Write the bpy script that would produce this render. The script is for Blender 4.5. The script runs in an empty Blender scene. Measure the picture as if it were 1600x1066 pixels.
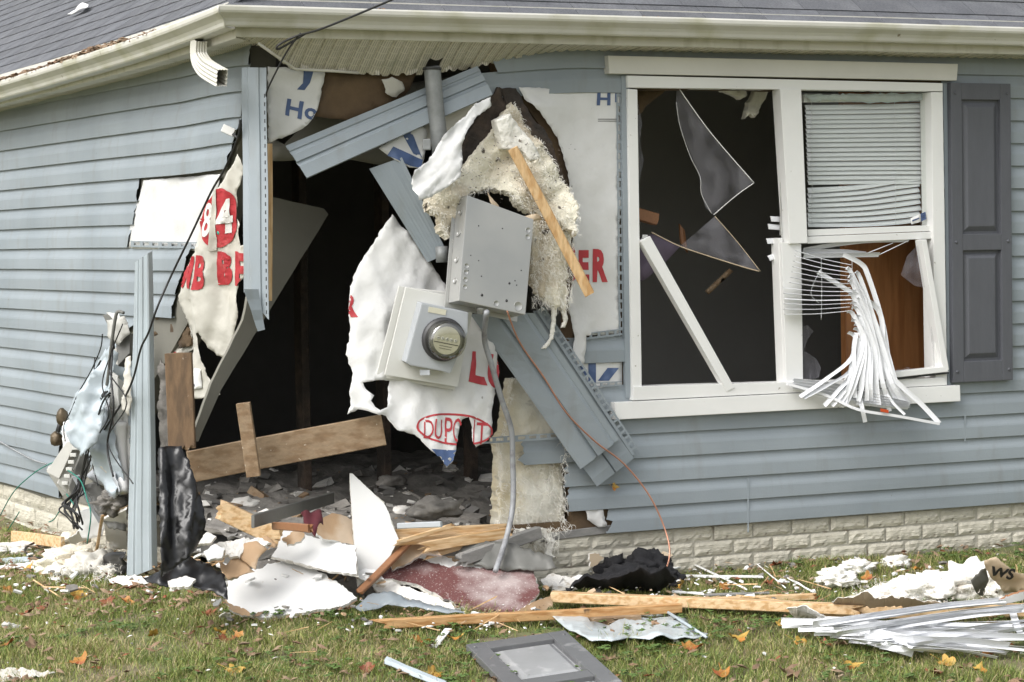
import bpy, bmesh, math, random
import numpy as np
from mathutils import Vector, Matrix, noise
from mathutils.geometry import delaunay_2d_cdt
random.seed(7); RNG = np.random.default_rng(7)
V = Vector
S = bpy.context.scene
COL = S.collection

# ------------------------------------------------------------------ camera
F_PX, YAW, PITCH, ROLL = 4028.77, 0.463343, -0.0395963, -0.0157298
CAM = V((-3.704363, -9.587619, 1.254595))
FW = V((math.sin(YAW)*math.cos(PITCH), math.cos(YAW)*math.cos(PITCH), math.sin(PITCH)))
_r0 = V((math.cos(YAW), -math.sin(YAW), 0)); _u0 = _r0.cross(FW)
RT = _r0*math.cos(ROLL) + _u0*math.sin(ROLL)
UP = -_r0*math.sin(ROLL) + _u0*math.cos(ROLL)
cd = bpy.data.cameras.new('camera'); cam = bpy.data.objects.new('camera', cd); COL.objects.link(cam)
cd.sensor_width = 36; cd.lens = F_PX*36/1600; cd.clip_start = .1; cd.clip_end = 500
_m = Matrix((RT, UP, -FW)).transposed().to_4x4(); _m.translation = CAM
cam.matrix_world = _m; S.camera = cam

# ------------------------------------------------------------------ light
SUN_AZ, SUN_EL = math.radians(252), math.radians(46)     # from the left front, high, soft
w = bpy.data.worlds.new('World'); S.world = w; w.use_nodes = True
nt = w.node_tree; nt.nodes.clear()
sky = nt.nodes.new('ShaderNodeTexSky'); sky.sky_type = 'NISHITA'; sky.sun_disc = False
sky.sun_elevation = SUN_EL; sky.sun_rotation = SUN_AZ; sky.dust_density = 4; sky.air_density = 1.4
hs = nt.nodes.new('ShaderNodeHueSaturation'); hs.inputs['Saturation'].default_value = .22
bg = nt.nodes.new('ShaderNodeBackground'); bg.inputs['Strength'].default_value = .14
wo = nt.nodes.new('ShaderNodeOutputWorld')
nt.links.new(sky.outputs[0], hs.inputs['Color']); nt.links.new(hs.outputs[0], bg.inputs[0]); nt.links.new(bg.outputs[0], wo.inputs[0])
sl = bpy.data.lights.new('sun', 'SUN'); sl.energy = 1.5; sl.angle = math.radians(40); sl.color = (1, .985, .965)
so = bpy.data.objects.new('sun', sl); COL.objects.link(so)
_sd = V((math.sin(SUN_AZ)*math.cos(SUN_EL), math.cos(SUN_AZ)*math.cos(SUN_EL), math.sin(SUN_EL)))
so.rotation_euler = (-_sd).to_track_quat('-Z', 'Y').to_euler(); so.location = _sd*20
S.view_settings.view_transform = 'Standard'; S.view_settings.look = 'None'
S.view_settings.exposure = .74; S.view_settings.gamma = 1
S.cycles.max_bounces = 6; S.cycles.transparent_max_bounces = 12

# ------------------------------------------------------------------ geometry helpers
def ray(px, py): return FW + RT*((px-800)/F_PX) - UP*((py-533)/F_PX)
def hit(px, py, p0, n):
    d = ray(px, py); return CAM + d*((p0-CAM).dot(n)/d.dot(n))
def R(px, py, d=0): return hit(px, py, V((0, -d, 0)), V((0, 1, 0)))       # parallel to the front wall, d metres in front of it
def LW(px, py, d=0): return hit(px, py, V((-d, 0, 0)), V((1, 0, 0)))      # parallel to the side wall
def gz(x, y):
    s = math.hypot(max(-x, 0), max(-y, 0))
    return -.20 - .10*min(s, 4) + .018*noise.noise(V((x*1.3, y*1.3, 0))) + .008*noise.noise(V((x*5, y*5, 3)))
def G(px, py, h=0):
    z = -.25
    for _ in range(6):
        p = hit(px, py, V((0, 0, z)), V((0, 0, 1))); z = gz(p.x, p.y)+h
    return p
def proj(p):
    d = p-CAM; k = F_PX/d.dot(FW); return (800+k*d.dot(RT), 533-k*d.dot(UP))
def nz(x, y, s=1., seed=0.): return noise.noise(V((x*s, y*s, seed*7.31)))
def wr(amp, sc, seed=0, fx=1., fy=1.):
    def f(px, py):
        a, b = px/sc*fx, py/sc*fy
        return amp*(noise.noise(V((a, b, seed))) + .45*noise.noise(V((a*2.3, b*2.3, seed+9))) + .2*noise.noise(V((a*5, b*5, seed+19))))
    return f
def wrc(amp, sc, seed=0, fx=1., fy=1.):
    # crisp creases: ridged noise
    def f(px, py):
        a, b = px/sc*fx, py/sc*fy
        return amp*((.35-abs(noise.noise(V((a, b, seed))))*1.6) + .5*(.3-abs(noise.noise(V((a*2.1+4, b*2.1, seed+9))))*1.4) + .22*noise.noise(V((a*5, b*5, seed+19))))
    return f
def PT(px, py, h, tilt, yaw=0, roll=0):
    # plane through a point over the ground, tilted up from level towards the viewer
    p = G(px, py, h); f = V((FW.x, FW.y, 0)).normalized(); s = V((f.y, -f.x, 0))
    c, q = math.cos(math.radians(yaw)), math.sin(math.radians(yaw)); f2 = f*c+s*q
    t = math.radians(tilt); n = (V((0, 0, 1))*math.cos(t)-f2*math.sin(t)).normalized()
    return lambda x, y: (hit(x, y, p, n), n)
def PA(px, py, d, tilt, yaw=0):
    # as PT, anchored d metres in front of the wall line
    p = R(px, py, d); f = V((FW.x, FW.y, 0)).normalized(); s = V((f.y, -f.x, 0))
    c, q = math.cos(math.radians(yaw)), math.sin(math.radians(yaw)); f2 = f*c+s*q
    t = math.radians(tilt); n = (V((0, 0, 1))*math.cos(t)-f2*math.sin(t)).normalized()
    return lambda x, y: (hit(x, y, p, n), n)
def PR(d): return lambda px, py: (R(px, py, d), V((0, -1, 0)))
def PL(d): return lambda px, py: (LW(px, py, d), V((-1, 0, 0)))
def P3(a, b, c):
    n = (b-a).cross(c-a).normalized()
    if n.dot(FW) > 0: n = -n
    return lambda px, py: (hit(px, py, a, n), n)
def PN(a, n):
    n = n.normalized()
    return lambda px, py: (hit(px, py, a, n), n)

def tag(o, label=None, cat=None, group=None, kind=None):
    if label: o['label'] = label
    if cat: o['category'] = cat
    if group: o['group'] = group
    if kind: o['kind'] = kind
    return o
def empty(name, loc=(0, 0, 0), label=None, cat=None, group=None):
    o = bpy.data.objects.new(name, None); COL.objects.link(o); o.location = loc; o.empty_display_size = .1
    return tag(o, label, cat, group)
def mk(name, vs, fs, mat, parent=None, smooth=False):
    me = bpy.data.meshes.new(name); me.from_pydata([tuple(v) for v in vs], [], [tuple(f) for f in fs]); me.update()
    if mat: me.materials.append(mat)
    if smooth: me.polygons.foreach_set('use_smooth', [True]*len(me.polygons))
    o = bpy.data.objects.new(name, me); COL.objects.link(o)
    if parent:
        o.parent = parent
        if parent.location.length > 0: o.matrix_parent_inverse = Matrix.Translation(-parent.location)
    return o
def inside(x, y, poly):
    c = False; j = len(poly)-1
    for i in range(len(poly)):
        xi, yi = poly[i]; xj, yj = poly[j]
        if (yi > y) != (yj > y) and x < (xj-xi)*(y-yi)/(yj-yi)+xi: c = not c
        j = i
    return c
def dens(poly, step, jag, seed=0, closed=True):
    out = []; n = len(poly)
    for i in range(n if closed else n-1):
        x0, y0 = poly[i]; x1, y1 = poly[(i+1) % n]; L = math.hypot(x1-x0, y1-y0); k = max(1, int(L/step))
        for j in range(k):
            t = j/k; x = x0+(x1-x0)*t; y = y0+(y1-y0)*t
            if jag and j: 
                a = jag*(nz(x, y, .09, seed)+.8*nz(x, y, .33, seed+2)); b = jag*(nz(x, y, .09, seed+5)+.8*nz(x, y, .33, seed+6))
                x += a+random.gauss(0, jag*.16); y += b+random.gauss(0, jag*.16)
            out.append((x, y))
    if not closed: out.append(poly[-1])
    return out
def tri2d(outline, holes, step):
    vs = list(outline); es = [(i, (i+1) % len(vs)) for i in range(len(vs))]
    for h in holes:
        b = len(vs); vs += h; es += [(b+i, b+(i+1) % len(h)) for i in range(len(h))]
    xs = [p[0] for p in outline]; ys = [p[1] for p in outline]
    bd = np.array(vs)
    y = min(ys); r = 0
    while y < max(ys):
        x = min(xs)+(step/2 if r % 2 else 0)
        while x < max(xs):
            q = (x+random.uniform(-.25, .25)*step, y+random.uniform(-.25, .25)*step)
            if inside(*q, outline) and not any(inside(*q, h) for h in holes) and ((bd-q)**2).sum(1).min() > (step*.35)**2: vs.append(q)
            x += step
        y += step*.87; r += 1
    ov, oe, of, *_ = delaunay_2d_cdt([V(v) for v in vs], es, [], 0, 1e-5)
    ov = [(v.x, v.y) for v in ov]; tris = []
    for f in of:
        cx = sum(ov[i][0] for i in f)/len(f); cy = sum(ov[i][1] for i in f)/len(f)
        if inside(cx, cy, outline) and not any(inside(cx, cy, h) for h in holes): tris.append(tuple(f))
    return ov, tris
def sheet(name, outline, mp, mat, parent=None, step=12, jag=0, th=.003, disp=None, holes=(), smooth=True, seed=0, back=None, estep=None):
    ol = dens(outline, estep or step*.6, jag, seed); hl = [dens(h, step*.6, jag, seed+3) for h in holes]
    ov, tris = tri2d(ol, hl, step)
    top = []; bot = []
    for (x, y) in ov:
        p, n = mp(x, y)
        if disp: p = p+n*disp(x, y)
        top.append(p); bot.append(p-n*th)
    N = len(top); fs = []; cnt = {}
    p, n = mp(*ov[0])
    a, b, c = (top[i] for i in tris[0]); flip = (b-a).cross(c-a).dot(n) < 0
    for t in tris:
        t = t[::-1] if flip else t
        fs.append(t); fs.append(tuple(i+N for i in t[::-1]))
        for i in range(3): cnt[(t[i], t[(i+1) % 3])] = 1
    nb = len(fs)
    for (i, j) in cnt:
        if (j, i) not in cnt: fs.append((i, i+N, j+N, j))
    o = mk(name, top+bot, fs, mat, parent)
    if smooth:
        o.data.polygons.foreach_set('use_smooth', [k < nb for k in range(len(fs))])
    if back:
        o.data.materials.append(back)
        mi = [0]*len(fs)
        for k in range(1, nb, 2): mi[k] = 1
        for k in range(nb, len(fs)): mi[k] = 1
        o.data.polygons.foreach_set('material_index', mi)
    return o
_TXT = {}
def glyph(body, bold):
    k = (body, bold)
    if k not in _TXT:
        c = bpy.data.curves.new('t', 'FONT'); c.body = body; c.size = 1; c.offset = bold; c.resolution_u = 3
        o = bpy.data.objects.new('t', c); COL.objects.link(o)
        dg = bpy.context.evaluated_depsgraph_get(); me = bpy.data.meshes.new_from_object(o.evaluated_get(dg))
        vs = [(v.co.x, v.co.y) for v in me.vertices]; fs = [tuple(p.vertices) for p in me.polygons]
        bpy.data.objects.remove(o); bpy.data.curves.remove(c); bpy.data.meshes.remove(me)
        x0 = min(v[0] for v in vs); x1 = max(v[0] for v in vs); y0 = min(v[1] for v in vs); y1 = max(v[1] for v in vs)
        _TXT[k] = ([((a-x0)/(x1-x0), (b-y0)/(y1-y0)) for a, b in vs], fs)
    return _TXT[k]
def flatprint(name, vs, fs, mp, disp, mat, parent, clip=None, off=.002, maxe=6, holes=()):
    bm = bmesh.new(); bv = [bm.verts.new((x, y, 0)) for x, y in vs]
    for f in fs:
        try: bm.faces.new([bv[i] for i in f])
        except ValueError: pass
    bmesh.ops.triangulate(bm, faces=bm.faces[:])
    for _ in range(4):
        le = [e for e in bm.edges if e.calc_length() > maxe]
        if not le: break
        bmesh.ops.subdivide_edges(bm, edges=le, cuts=1); bmesh.ops.triangulate(bm, faces=bm.faces[:])
    bm.verts.index_update(); P = []
    for v in bm.verts:
        p, n = mp(v.co.x, v.co.y); P.append(p+n*((disp(v.co.x, v.co.y) if disp else 0)+off))
    F = []
    for f in bm.faces:
        c = f.calc_center_median()
        if clip is None or (inside(c.x, c.y, clip) and not any(inside(c.x, c.y, h) for h in holes)): F.append([v.index for v in f.verts])
    bm.free()
    if not F: return None
    return mk(name, P, F, mat, parent, True)
def lettering(body, quad, mp, disp, mat, parent, clip=None, bold=.02, off=.002, holes=()):
    """quad: TL, TR, BR, BL in picture coordinates of the glyphs' bounding box"""
    vs, fs = glyph(body, bold); tl, tr, br, bl = quad; out = []
    for u, v in vs:
        x = (bl[0]*(1-u)+br[0]*u)*(1-v)+(tl[0]*(1-u)+tr[0]*u)*v
        y = (bl[1]*(1-u)+br[1]*u)*(1-v)+(tl[1]*(1-u)+tr[1]*u)*v
        out.append((x, y))
    return flatprint('lettering', out, fs, mp, disp, mat, parent, clip, off, 6, holes)
def printpoly(poly, mp, disp, mat, parent, clip=None, off=.0015, name='printed_mark', holes=()):
    return flatprint(name, poly, [tuple(range(len(poly)))], mp, disp, mat, parent, clip, off, 6, holes)
def ellipse(cx, cy, rx, ry, a=0, n=40):
    c, s = math.cos(a), math.sin(a)
    return [(cx+rx*math.cos(t)*c-ry*math.sin(t)*s, cy+rx*math.cos(t)*s+ry*math.sin(t)*c) for t in [2*math.pi*i/n for i in range(n)]]
def ring2d(cx, cy, rx, ry, w_, a, mp, disp, mat, parent, clip, holes=(), off=.0015):
    o = ellipse(cx, cy, rx, ry, a); i = ellipse(cx, cy, rx-w_, ry-w_, a); n = len(o)
    return flatprint('printed_mark', o+i, [(k, (k+1) % n, n+(k+1) % n, n+k) for k in range(n)], mp, disp, mat, parent, clip, off, 6, holes)
def catmull(pts, k=6):
    P = [pts[0]]+list(pts)+[pts[-1]]; out = []
    for i in range(1, len(P)-2):
        p0, p1, p2, p3 = P[i-1:i+3]
        for j in range(k):
            t = j/k
            out.append(.5*((2*p1)+(-p0+p2)*t+(2*p0-5*p1+4*p2-p3)*t*t+(-p0+3*p1-3*p2+p3)*t**3))
    out.append(pts[-1]); return out
def sweep(name, path, prof, mat, parent=None, ref=V((0, 0, 1)), smooth=True, cap=True, closed=True, scale=None):
    vs = []; fs = []; m = len(prof); T = None; X = None
    for i, p in enumerate(path):
        t = (path[min(i+1, len(path)-1)]-path[max(i-1, 0)]).normalized()
        if X is None:
            X = t.cross(ref); X = X.normalized() if X.length > 1e-4 else t.orthogonal().normalized()
        else:
            X = (X-t*X.dot(t)).normalized()
        Y = X.cross(t); s = scale[i] if scale else 1
        vs += [p+X*(a*s)+Y*(b*s) for a, b in prof]
    for i in range(len(path)-1):
        for j in range(m if closed else m-1): fs.append((i*m+j, i*m+(j+1) % m, (i+1)*m+(j+1) % m, (i+1)*m+j))
    if cap and closed: fs.append(tuple(range(m))[::-1]); fs.append(tuple(range((len(path)-1)*m, len(path)*m)))
    o = mk(name, vs, fs, mat, parent, smooth)
    return o
def tube(name, pts, r, mat, parent=None, k=6, seg=7, sm=True):
    path = catmull(pts, k) if sm and len(pts) > 2 else list(pts)
    return sweep(name, path, [(r*math.cos(2*math.pi*i/seg), r*math.sin(2*math.pi*i/seg)) for i in range(seg)], mat, parent)
def board(name, a, b, w_, h_, mat, parent=None, side=None, jag0=0, jag1=0, warp=.003, seed=0, ch=.003):
    """timber from a to b, w_ across `side`, h_ across the third axis; jag = splintered end length"""
    t = (b-a).normalized(); side = side or V((0, 0, 1))
    X = (side-t*side.dot(t)).normalized(); Y = t.cross(X)
    hw, hh = w_/2, h_/2; pr = []
    def edge(x0, y0, x1, y1, n):
        for i in range(n): pr.append((x0+(x1-x0)*i/n, y0+(y1-y0)*i/n))
    nx = max(2, int(w_/.012)) if (jag0 or jag1) else 1; ny = max(2, int(h_/.012)) if (jag0 or jag1) else 1
    edge(-hw+ch, -hh, hw-ch, -hh, nx); pr.append((hw-ch, -hh)); edge(hw, -hh+ch, hw, hh-ch, ny); pr.append((hw, hh-ch))
    edge(hw-ch, hh, -hw+ch, hh, nx); pr.append((-hw+ch, hh)); edge(-hw, hh-ch, -hw, -hh+ch, ny); pr.append((-hw, -hh+ch))
    L = (b-a).length; n = max(3, int(L/.12)); m = len(pr); vs = []; fs = []
    for i in range(n+1):
        s = i/n
        for j, (x, y) in enumerate(pr):
            e = 0
            if i == 0 and jag0: e = -jag0*(.5+nz(x*90, y*90, 1, seed+1)+.5*random.uniform(-1, 1))
            if i == n and jag1: e = jag1*(.5+nz(x*90, y*90, 1, seed+2)+.5*random.uniform(-1, 1))
            wx = warp*noise.noise(V((s*L*2, seed, 0))); wy = warp*noise.noise(V((s*L*2, seed, 5)))
            vs.append(a+t*(L*s+e)+X*(x+wx)+Y*(y+wy))
    for i in range(n):
        for j in range(m): fs.append((i*m+j, i*m+(j+1) % m, (i+1)*m+(j+1) % m, (i+1)*m+j))
    for base, rev in ((0, True), (n*m, False)):
        c = len(vs); vs.append(sum((vs[base+j] for j in range(m)), V())/m + t*(0 if not (jag0 or jag1) else (random.uniform(-.01, .01))))
        for j in range(m):
            f = (base+j, base+(j+1) % m, c); fs.append(f[::-1] if rev else f)
    o = mk(name, vs, fs, mat, parent)
    bm = bmesh.new(); bm.from_mesh(o.data); bmesh.ops.recalc_face_normals(bm, faces=bm.faces[:]); bm.to_mesh(o.data); bm.free()
    return o
def boxobj(name, c, ex, ey, ez, sx, sy, sz, mat, parent=None, bev=.003):
    """bevelled box: centre c, half sizes along unit axes"""
    bm = bmesh.new(); bmesh.ops.create_cube(bm, size=2)
    for v in bm.verts: v.co = V((v.co.x*sx, v.co.y*sy, v.co.z*sz))
    if bev: bmesh.ops.bevel(bm, geom=bm.edges[:], offset=bev, segments=2, profile=.7, affect='EDGES')
    M = Matrix((ex, ey, ez)).transposed()
    for v in bm.verts: v.co = c+M@v.co
    bmesh.ops.recalc_face_normals(bm, faces=bm.faces[:])
    me = bpy.data.meshes.new(name); bm.to_mesh(me); bm.free(); me.materials.append(mat)
    o = bpy.data.objects.new(name, me); COL.objects.link(o)
    if parent:
        o.parent = parent
        if parent.location.length > 0: o.matrix_parent_inverse = Matrix.Translation(-parent.location)
    return o
def abox(name, x0, x1, y0, y1, z0, z1, mat, parent=None, bev=.002):
    return boxobj(name, V(((x0+x1)/2, (y0+y1)/2, (z0+z1)/2)), V((1, 0, 0)), V((0, 1, 0)), V((0, 0, 1)), abs(x1-x0)/2, abs(y1-y0)/2, abs(z1-z0)/2, mat, parent, bev)
def lathe(name, c, ax, prof, mat, parent=None, n=28):
    ax = ax.normalized(); X = ax.orthogonal().normalized(); Y = ax.cross(X); vs = []; fs = []
    for (r, h) in prof: vs += [c+ax*h+(X*math.cos(2*math.pi*i/n)+Y*math.sin(2*math.pi*i/n))*r for i in range(n)]
    for k in range(len(prof)-1):
        for i in range(n): fs.append((k*n+i, k*n+(i+1) % n, (k+1)*n+(i+1) % n, (k+1)*n+i))
    fs.append(tuple(range(n))[::-1]); fs.append(tuple(range((len(prof)-1)*n, len(prof)*n)))
    o = mk(name, vs, fs, mat, parent, True); return o
def ruled(name, A0, A1, B0, B1, prof, mat, parent=None, n=10, warp=.006, seed=0, th=.0015, out=None, jag=0, pts=None):
    """profiled strip: one end runs A0-A1, the other B0-B1; prof = (t across, lift)"""
    nrm = (B0-A0).cross(A1-A0).normalized()
    if out is not None:
        if nrm.dot(out) < 0: nrm = -nrm
    elif nrm.dot(FW) > 0: nrm = -nrm
    vs = []; fs = []; m = len(prof)
    for lay in (0, 1):
        for i in range(n+1):
            s = i/n
            for j, (t, o) in enumerate(prof):
                ss = s
                if jag: ss = s+(jag*nz(t*9, seed, 1.7) if i == n else 0)-(jag*nz(t*9, seed+4, 1.7) if i == 0 else 0)
                p = (A0*(1-t)+A1*t)*(1-ss)+(B0*(1-t)+B1*t)*ss
                vs.append(p+nrm*(o+warp*noise.noise(V((s*3, t*2, seed)))-lay*th))
    N = (n+1)*m
    for i in range(n):
        for j in range(m-1):
            f = (i*m+j, i*m+j+1, (i+1)*m+j+1, (i+1)*m+j); fs += [f, tuple(k+N for k in f[::-1])]
    per = [(i*m) for i in range(n+1)]+[n*m+j for j in range(1, m)]+[(i*m+m-1) for i in range(n-1, -1, -1)]+[j for j in range(m-2, 0, -1)]
    for k in range(len(per)): a, b = per[k], per[(k+1) % len(per)]; fs.append((a, b, b+N, a+N))
    o = mk(name, vs, fs, mat, parent)
    bm = bmesh.new(); bm.from_mesh(o.data); bmesh.ops.recalc_face_normals(bm, faces=bm.faces[:]); bm.to_mesh(o.data); bm.free()
    return o
def ribbon(name, path, wv, width, mat, parent=None, k=5, crown=.0025):
    """curved slat: path points, width vector per point"""
    P = catmull(path, k); W = catmull(wv, k); vs = []; fs = []
    for i, p in enumerate(P):
        t = (P[min(i+1, len(P)-1)]-P[max(i-1, 0)]).normalized(); x = (W[i]-t*W[i].dot(t)).normalized(); y = x.cross(t)
        for a in (-.5, -.2, .2, .5): vs.append(p+x*(a*width)+y*(crown*(1-4*a*a)))
        for a in (.5, .2, -.2, -.5): vs.append(p+x*(a*width)+y*(crown*(1-4*a*a)-.0006))
    for i in range(len(P)-1):
        for j in range(8): fs.append((i*8+j, i*8+(j+1) % 8, (i+1)*8+(j+1) % 8, (i+1)*8+j))
    fs += [tuple(range(8)), tuple(range((len(P)-1)*8, len(P)*8))]
    return mk(name, vs, fs, mat, parent, False)
def lump(name, c, rx, ry, rz, mat, parent=None, seed=0, rough=.35, sub=4, fr=2.2, flat=0, rot=0):
    bm = bmesh.new(); bmesh.ops.create_icosphere(bm, subdivisions=sub, radius=1)
    cr, sr = math.cos(rot), math.sin(rot)
    for v in bm.verts:
        n = v.co.normalized(); k = 1+rough*(noise.noise(n*fr+V((seed*3.1, 0, 0)))+.5*noise.noise(n*fr*2.3+V((seed*3.1, 5, 0)))+.16*noise.noise(n*fr*5.5+V((seed*3.1, 9, 0))))
        q = V((n.x*rx*k, n.y*ry*k, n.z*rz*k))
        if flat and q.z < -rz*flat: q.z = -rz*flat
        v.co = c+V((q.x*cr-q.y*sr, q.x*sr+q.y*cr, q.z))
    me = bpy.data.meshes.new(name); bm.to_mesh(me); bm.free(); me.materials.append(mat)
    me.polygons.foreach_set('use_smooth', [True]*len(me.polygons))
    o = bpy.data.objects.new(name, me); COL.objects.link(o)
    if parent:
        o.parent = parent
        if parent.location.length > 0: o.matrix_parent_inverse = Matrix.Translation(-parent.location)
    return o
def fibres(name, pts, n, ln, mat, parent, seed=0, droop=.5, wid=.0011):
    """fine strands sprouting at pts (point, outward vector)"""
    rr = random.Random(seed); vs = []; fs = []
    for i in range(n):
        p, o = rr.choice(pts); l = ln*rr.uniform(.3, 1.2)
        d = (o+V((rr.uniform(-1, 1), rr.uniform(-1, 1), rr.uniform(-1, 1)))*.8).normalized()
        p = p+V((rr.uniform(-1, 1), rr.uniform(-1, 1), rr.uniform(-1, 1)))*.008
        sd = d.cross(FW); sd = sd.normalized() if sd.length > .01 else RT; b = len(vs)
        for k in range(4):
            q = p+d*(l*k/3)+V((0, 0, -droop*l*(k/3)**2))+sd*(.25*l*math.sin(k*1.3+i)); wd = wid*(1-k/3.3)
            vs += [q-sd*wd, q+sd*wd]
        for k in range(3): fs.append((b+2*k, b+2*k+1, b+2*k+3, b+2*k+2))
    return tag(mk(name, vs, fs, mat, parent), kind='stuff')

# ------------------------------------------------------------------ materials
def mat(name, col, rough=.6, var=.12, sc=6., bump=.0, bsc=60., metal=0., spec=.5, col2=None, c2sc=3., c2lo=.45, c2hi=.6, stretch=(1, 1, 1), coat=0., speck=None, streak=None, rnd=0.):
    m = bpy.data.materials.new(name); m.use_nodes = True; t = m.node_tree; b = t.nodes['Principled BSDF']
    nn = t.nodes.new; L = t.links.new
    tc = nn('ShaderNodeTexCoord'); mp = nn('ShaderNodeMapping'); mp.inputs['Scale'].default_value = stretch; L(tc.outputs['Object'], mp.inputs[0])
    n1 = nn('ShaderNodeTexNoise'); n1.inputs['Scale'].default_value = sc; n1.inputs['Detail'].default_value = 6; n1.inputs['Roughness'].default_value = .65; L(mp.outputs[0], n1.inputs[0])
    mr = nn('ShaderNodeMapRange'); mr.inputs[1].default_value = .25; mr.inputs[2].default_value = .75; mr.inputs[3].default_value = 1-var; mr.inputs[4].default_value = 1+var; L(n1.outputs[0], mr.inputs[0])
    base = nn('ShaderNodeRGB'); base.outputs[0].default_value = (*col, 1); cur = base.outputs[0]
    def mix(fac, a, c, mode='MIX'):
        x = nn('ShaderNodeMix'); x.data_type = 'RGBA'; x.blend_type = mode
        if isinstance(fac, (int, float)): x.inputs[0].default_value = fac
        else: L(fac, x.inputs[0])
        L(a, x.inputs[6])
        if isinstance(c, tuple): x.inputs[7].default_value = (*c, 1)
        else: L(c, x.inputs[7])
        return x.outputs[2]
    def thr(scale, lo, hi, st=None, det=5):
        m2 = mp
        if st: m2 = nn('ShaderNodeMapping'); m2.inputs['Scale'].default_value = st; L(tc.outputs['Object'], m2.inputs[0])
        q = nn('ShaderNodeTexNoise'); q.inputs['Scale'].default_value = scale; q.inputs['Detail'].default_value = det; L(m2.outputs[0], q.inputs[0])
        r = nn('ShaderNodeMapRange'); r.inputs[1].default_value = lo; r.inputs[2].default_value = hi; L(q.outputs[0], r.inputs[0]); return r.outputs[0]
    if col2: cur = mix(thr(c2sc, c2lo, c2hi), cur, col2)
    if streak: cur = mix(thr(streak[1], streak[2], streak[3], streak[4]), cur, streak[0])
    if speck: cur = mix(thr(speck[1], speck[2], speck[3], (1, 1, 1), 2), cur, speck[0])
    sc_ = mr.outputs[0]
    if rnd:
        oi = nn('ShaderNodeObjectInfo'); r2 = nn('ShaderNodeMapRange'); r2.inputs[3].default_value = 1-rnd; r2.inputs[4].default_value = 1+rnd; L(oi.outputs['Random'], r2.inputs[0])
        mu = nn('ShaderNodeMath'); mu.operation = 'MULTIPLY'; L(sc_, mu.inputs[0]); L(r2.outputs[0], mu.inputs[1]); sc_ = mu.outputs[0]
    vm = nn('ShaderNodeVectorMath'); vm.operation = 'SCALE'; L(cur, vm.inputs[0]); L(sc_, vm.inputs['Scale'])
    L(vm.outputs[0], b.inputs['Base Color'])
    b.inputs['Roughness'].default_value = rough; b.inputs['Metallic'].default_value = metal; b.inputs['Specular IOR Level'].default_value = spec
    if coat: b.inputs['Coat Weight'].default_value = coat
    if bump:
        n2 = nn('ShaderNodeTexNoise'); n2.inputs['Scale'].default_value = bsc; n2.inputs['Detail'].default_value = 5; L(mp.outputs[0], n2.inputs[0])
        bp = nn('ShaderNodeBump'); bp.inputs['Strength'].default_value = bump; bp.inputs['Distance'].default_value = .01; L(n2.outputs[0], bp.inputs['Height']); L(bp.outputs[0], b.inputs['Normal'])
    return m
def glassmat(name, tint, gl, rough=.02):
    m = bpy.data.materials.new(name); m.use_nodes = True; t = m.node_tree; t.nodes.clear()
    tr = t.nodes.new('ShaderNodeBsdfTransparent'); tr.inputs[0].default_value = (*tint, 1)
    g = t.nodes.new('ShaderNodeBsdfGlossy'); g.inputs['Roughness'].default_value = rough
    nz_ = t.nodes.new('ShaderNodeTexNoise'); nz_.inputs['Scale'].default_value = 3
    r = t.nodes.new('ShaderNodeMapRange'); r.inputs[3].default_value = gl*.7; r.inputs[4].default_value = gl*1.3; t.links.new(nz_.outputs[0], r.inputs[0])
    x = t.nodes.new('ShaderNodeMixShader'); t.links.new(r.outputs[0], x.inputs[0]); t.links.new(tr.outputs[0], x.inputs[1]); t.links.new(g.outputs[0], x.inputs[2])
    o = t.nodes.new('ShaderNodeOutputMaterial'); t.links.new(x.outputs[0], o.inputs[0]); return m
def sheenglass(name):  # clear glass with pale grey-lilac mixed in, standing in for pale reflections
    m = bpy.data.materials.new(name); m.use_nodes = True; t = m.node_tree; b = t.nodes['Principled BSDF']
    b.inputs['Base Color'].default_value = (.46, .45, .50, 1); b.inputs['Roughness'].default_value = .12
    n = t.nodes.new('ShaderNodeTexNoise'); n.inputs['Scale'].default_value = 4; n.inputs['Detail'].default_value = 4
    r = t.nodes.new('ShaderNodeMapRange'); r.inputs[1].default_value = .3; r.inputs[2].default_value = .7; r.inputs[3].default_value = .02; r.inputs[4].default_value = .17; t.links.new(n.outputs[0], r.inputs[0])
    tr = t.nodes.new('ShaderNodeBsdfTransparent'); x = t.nodes.new('ShaderNodeMixShader')
    t.links.new(r.outputs[0], x.inputs[0]); t.links.new(tr.outputs[0], x.inputs[1]); t.links.new(b.outputs[0], x.inputs[2]); t.links.new(x.outputs[0], t.nodes['Material Output'].inputs[0]); return m
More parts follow.
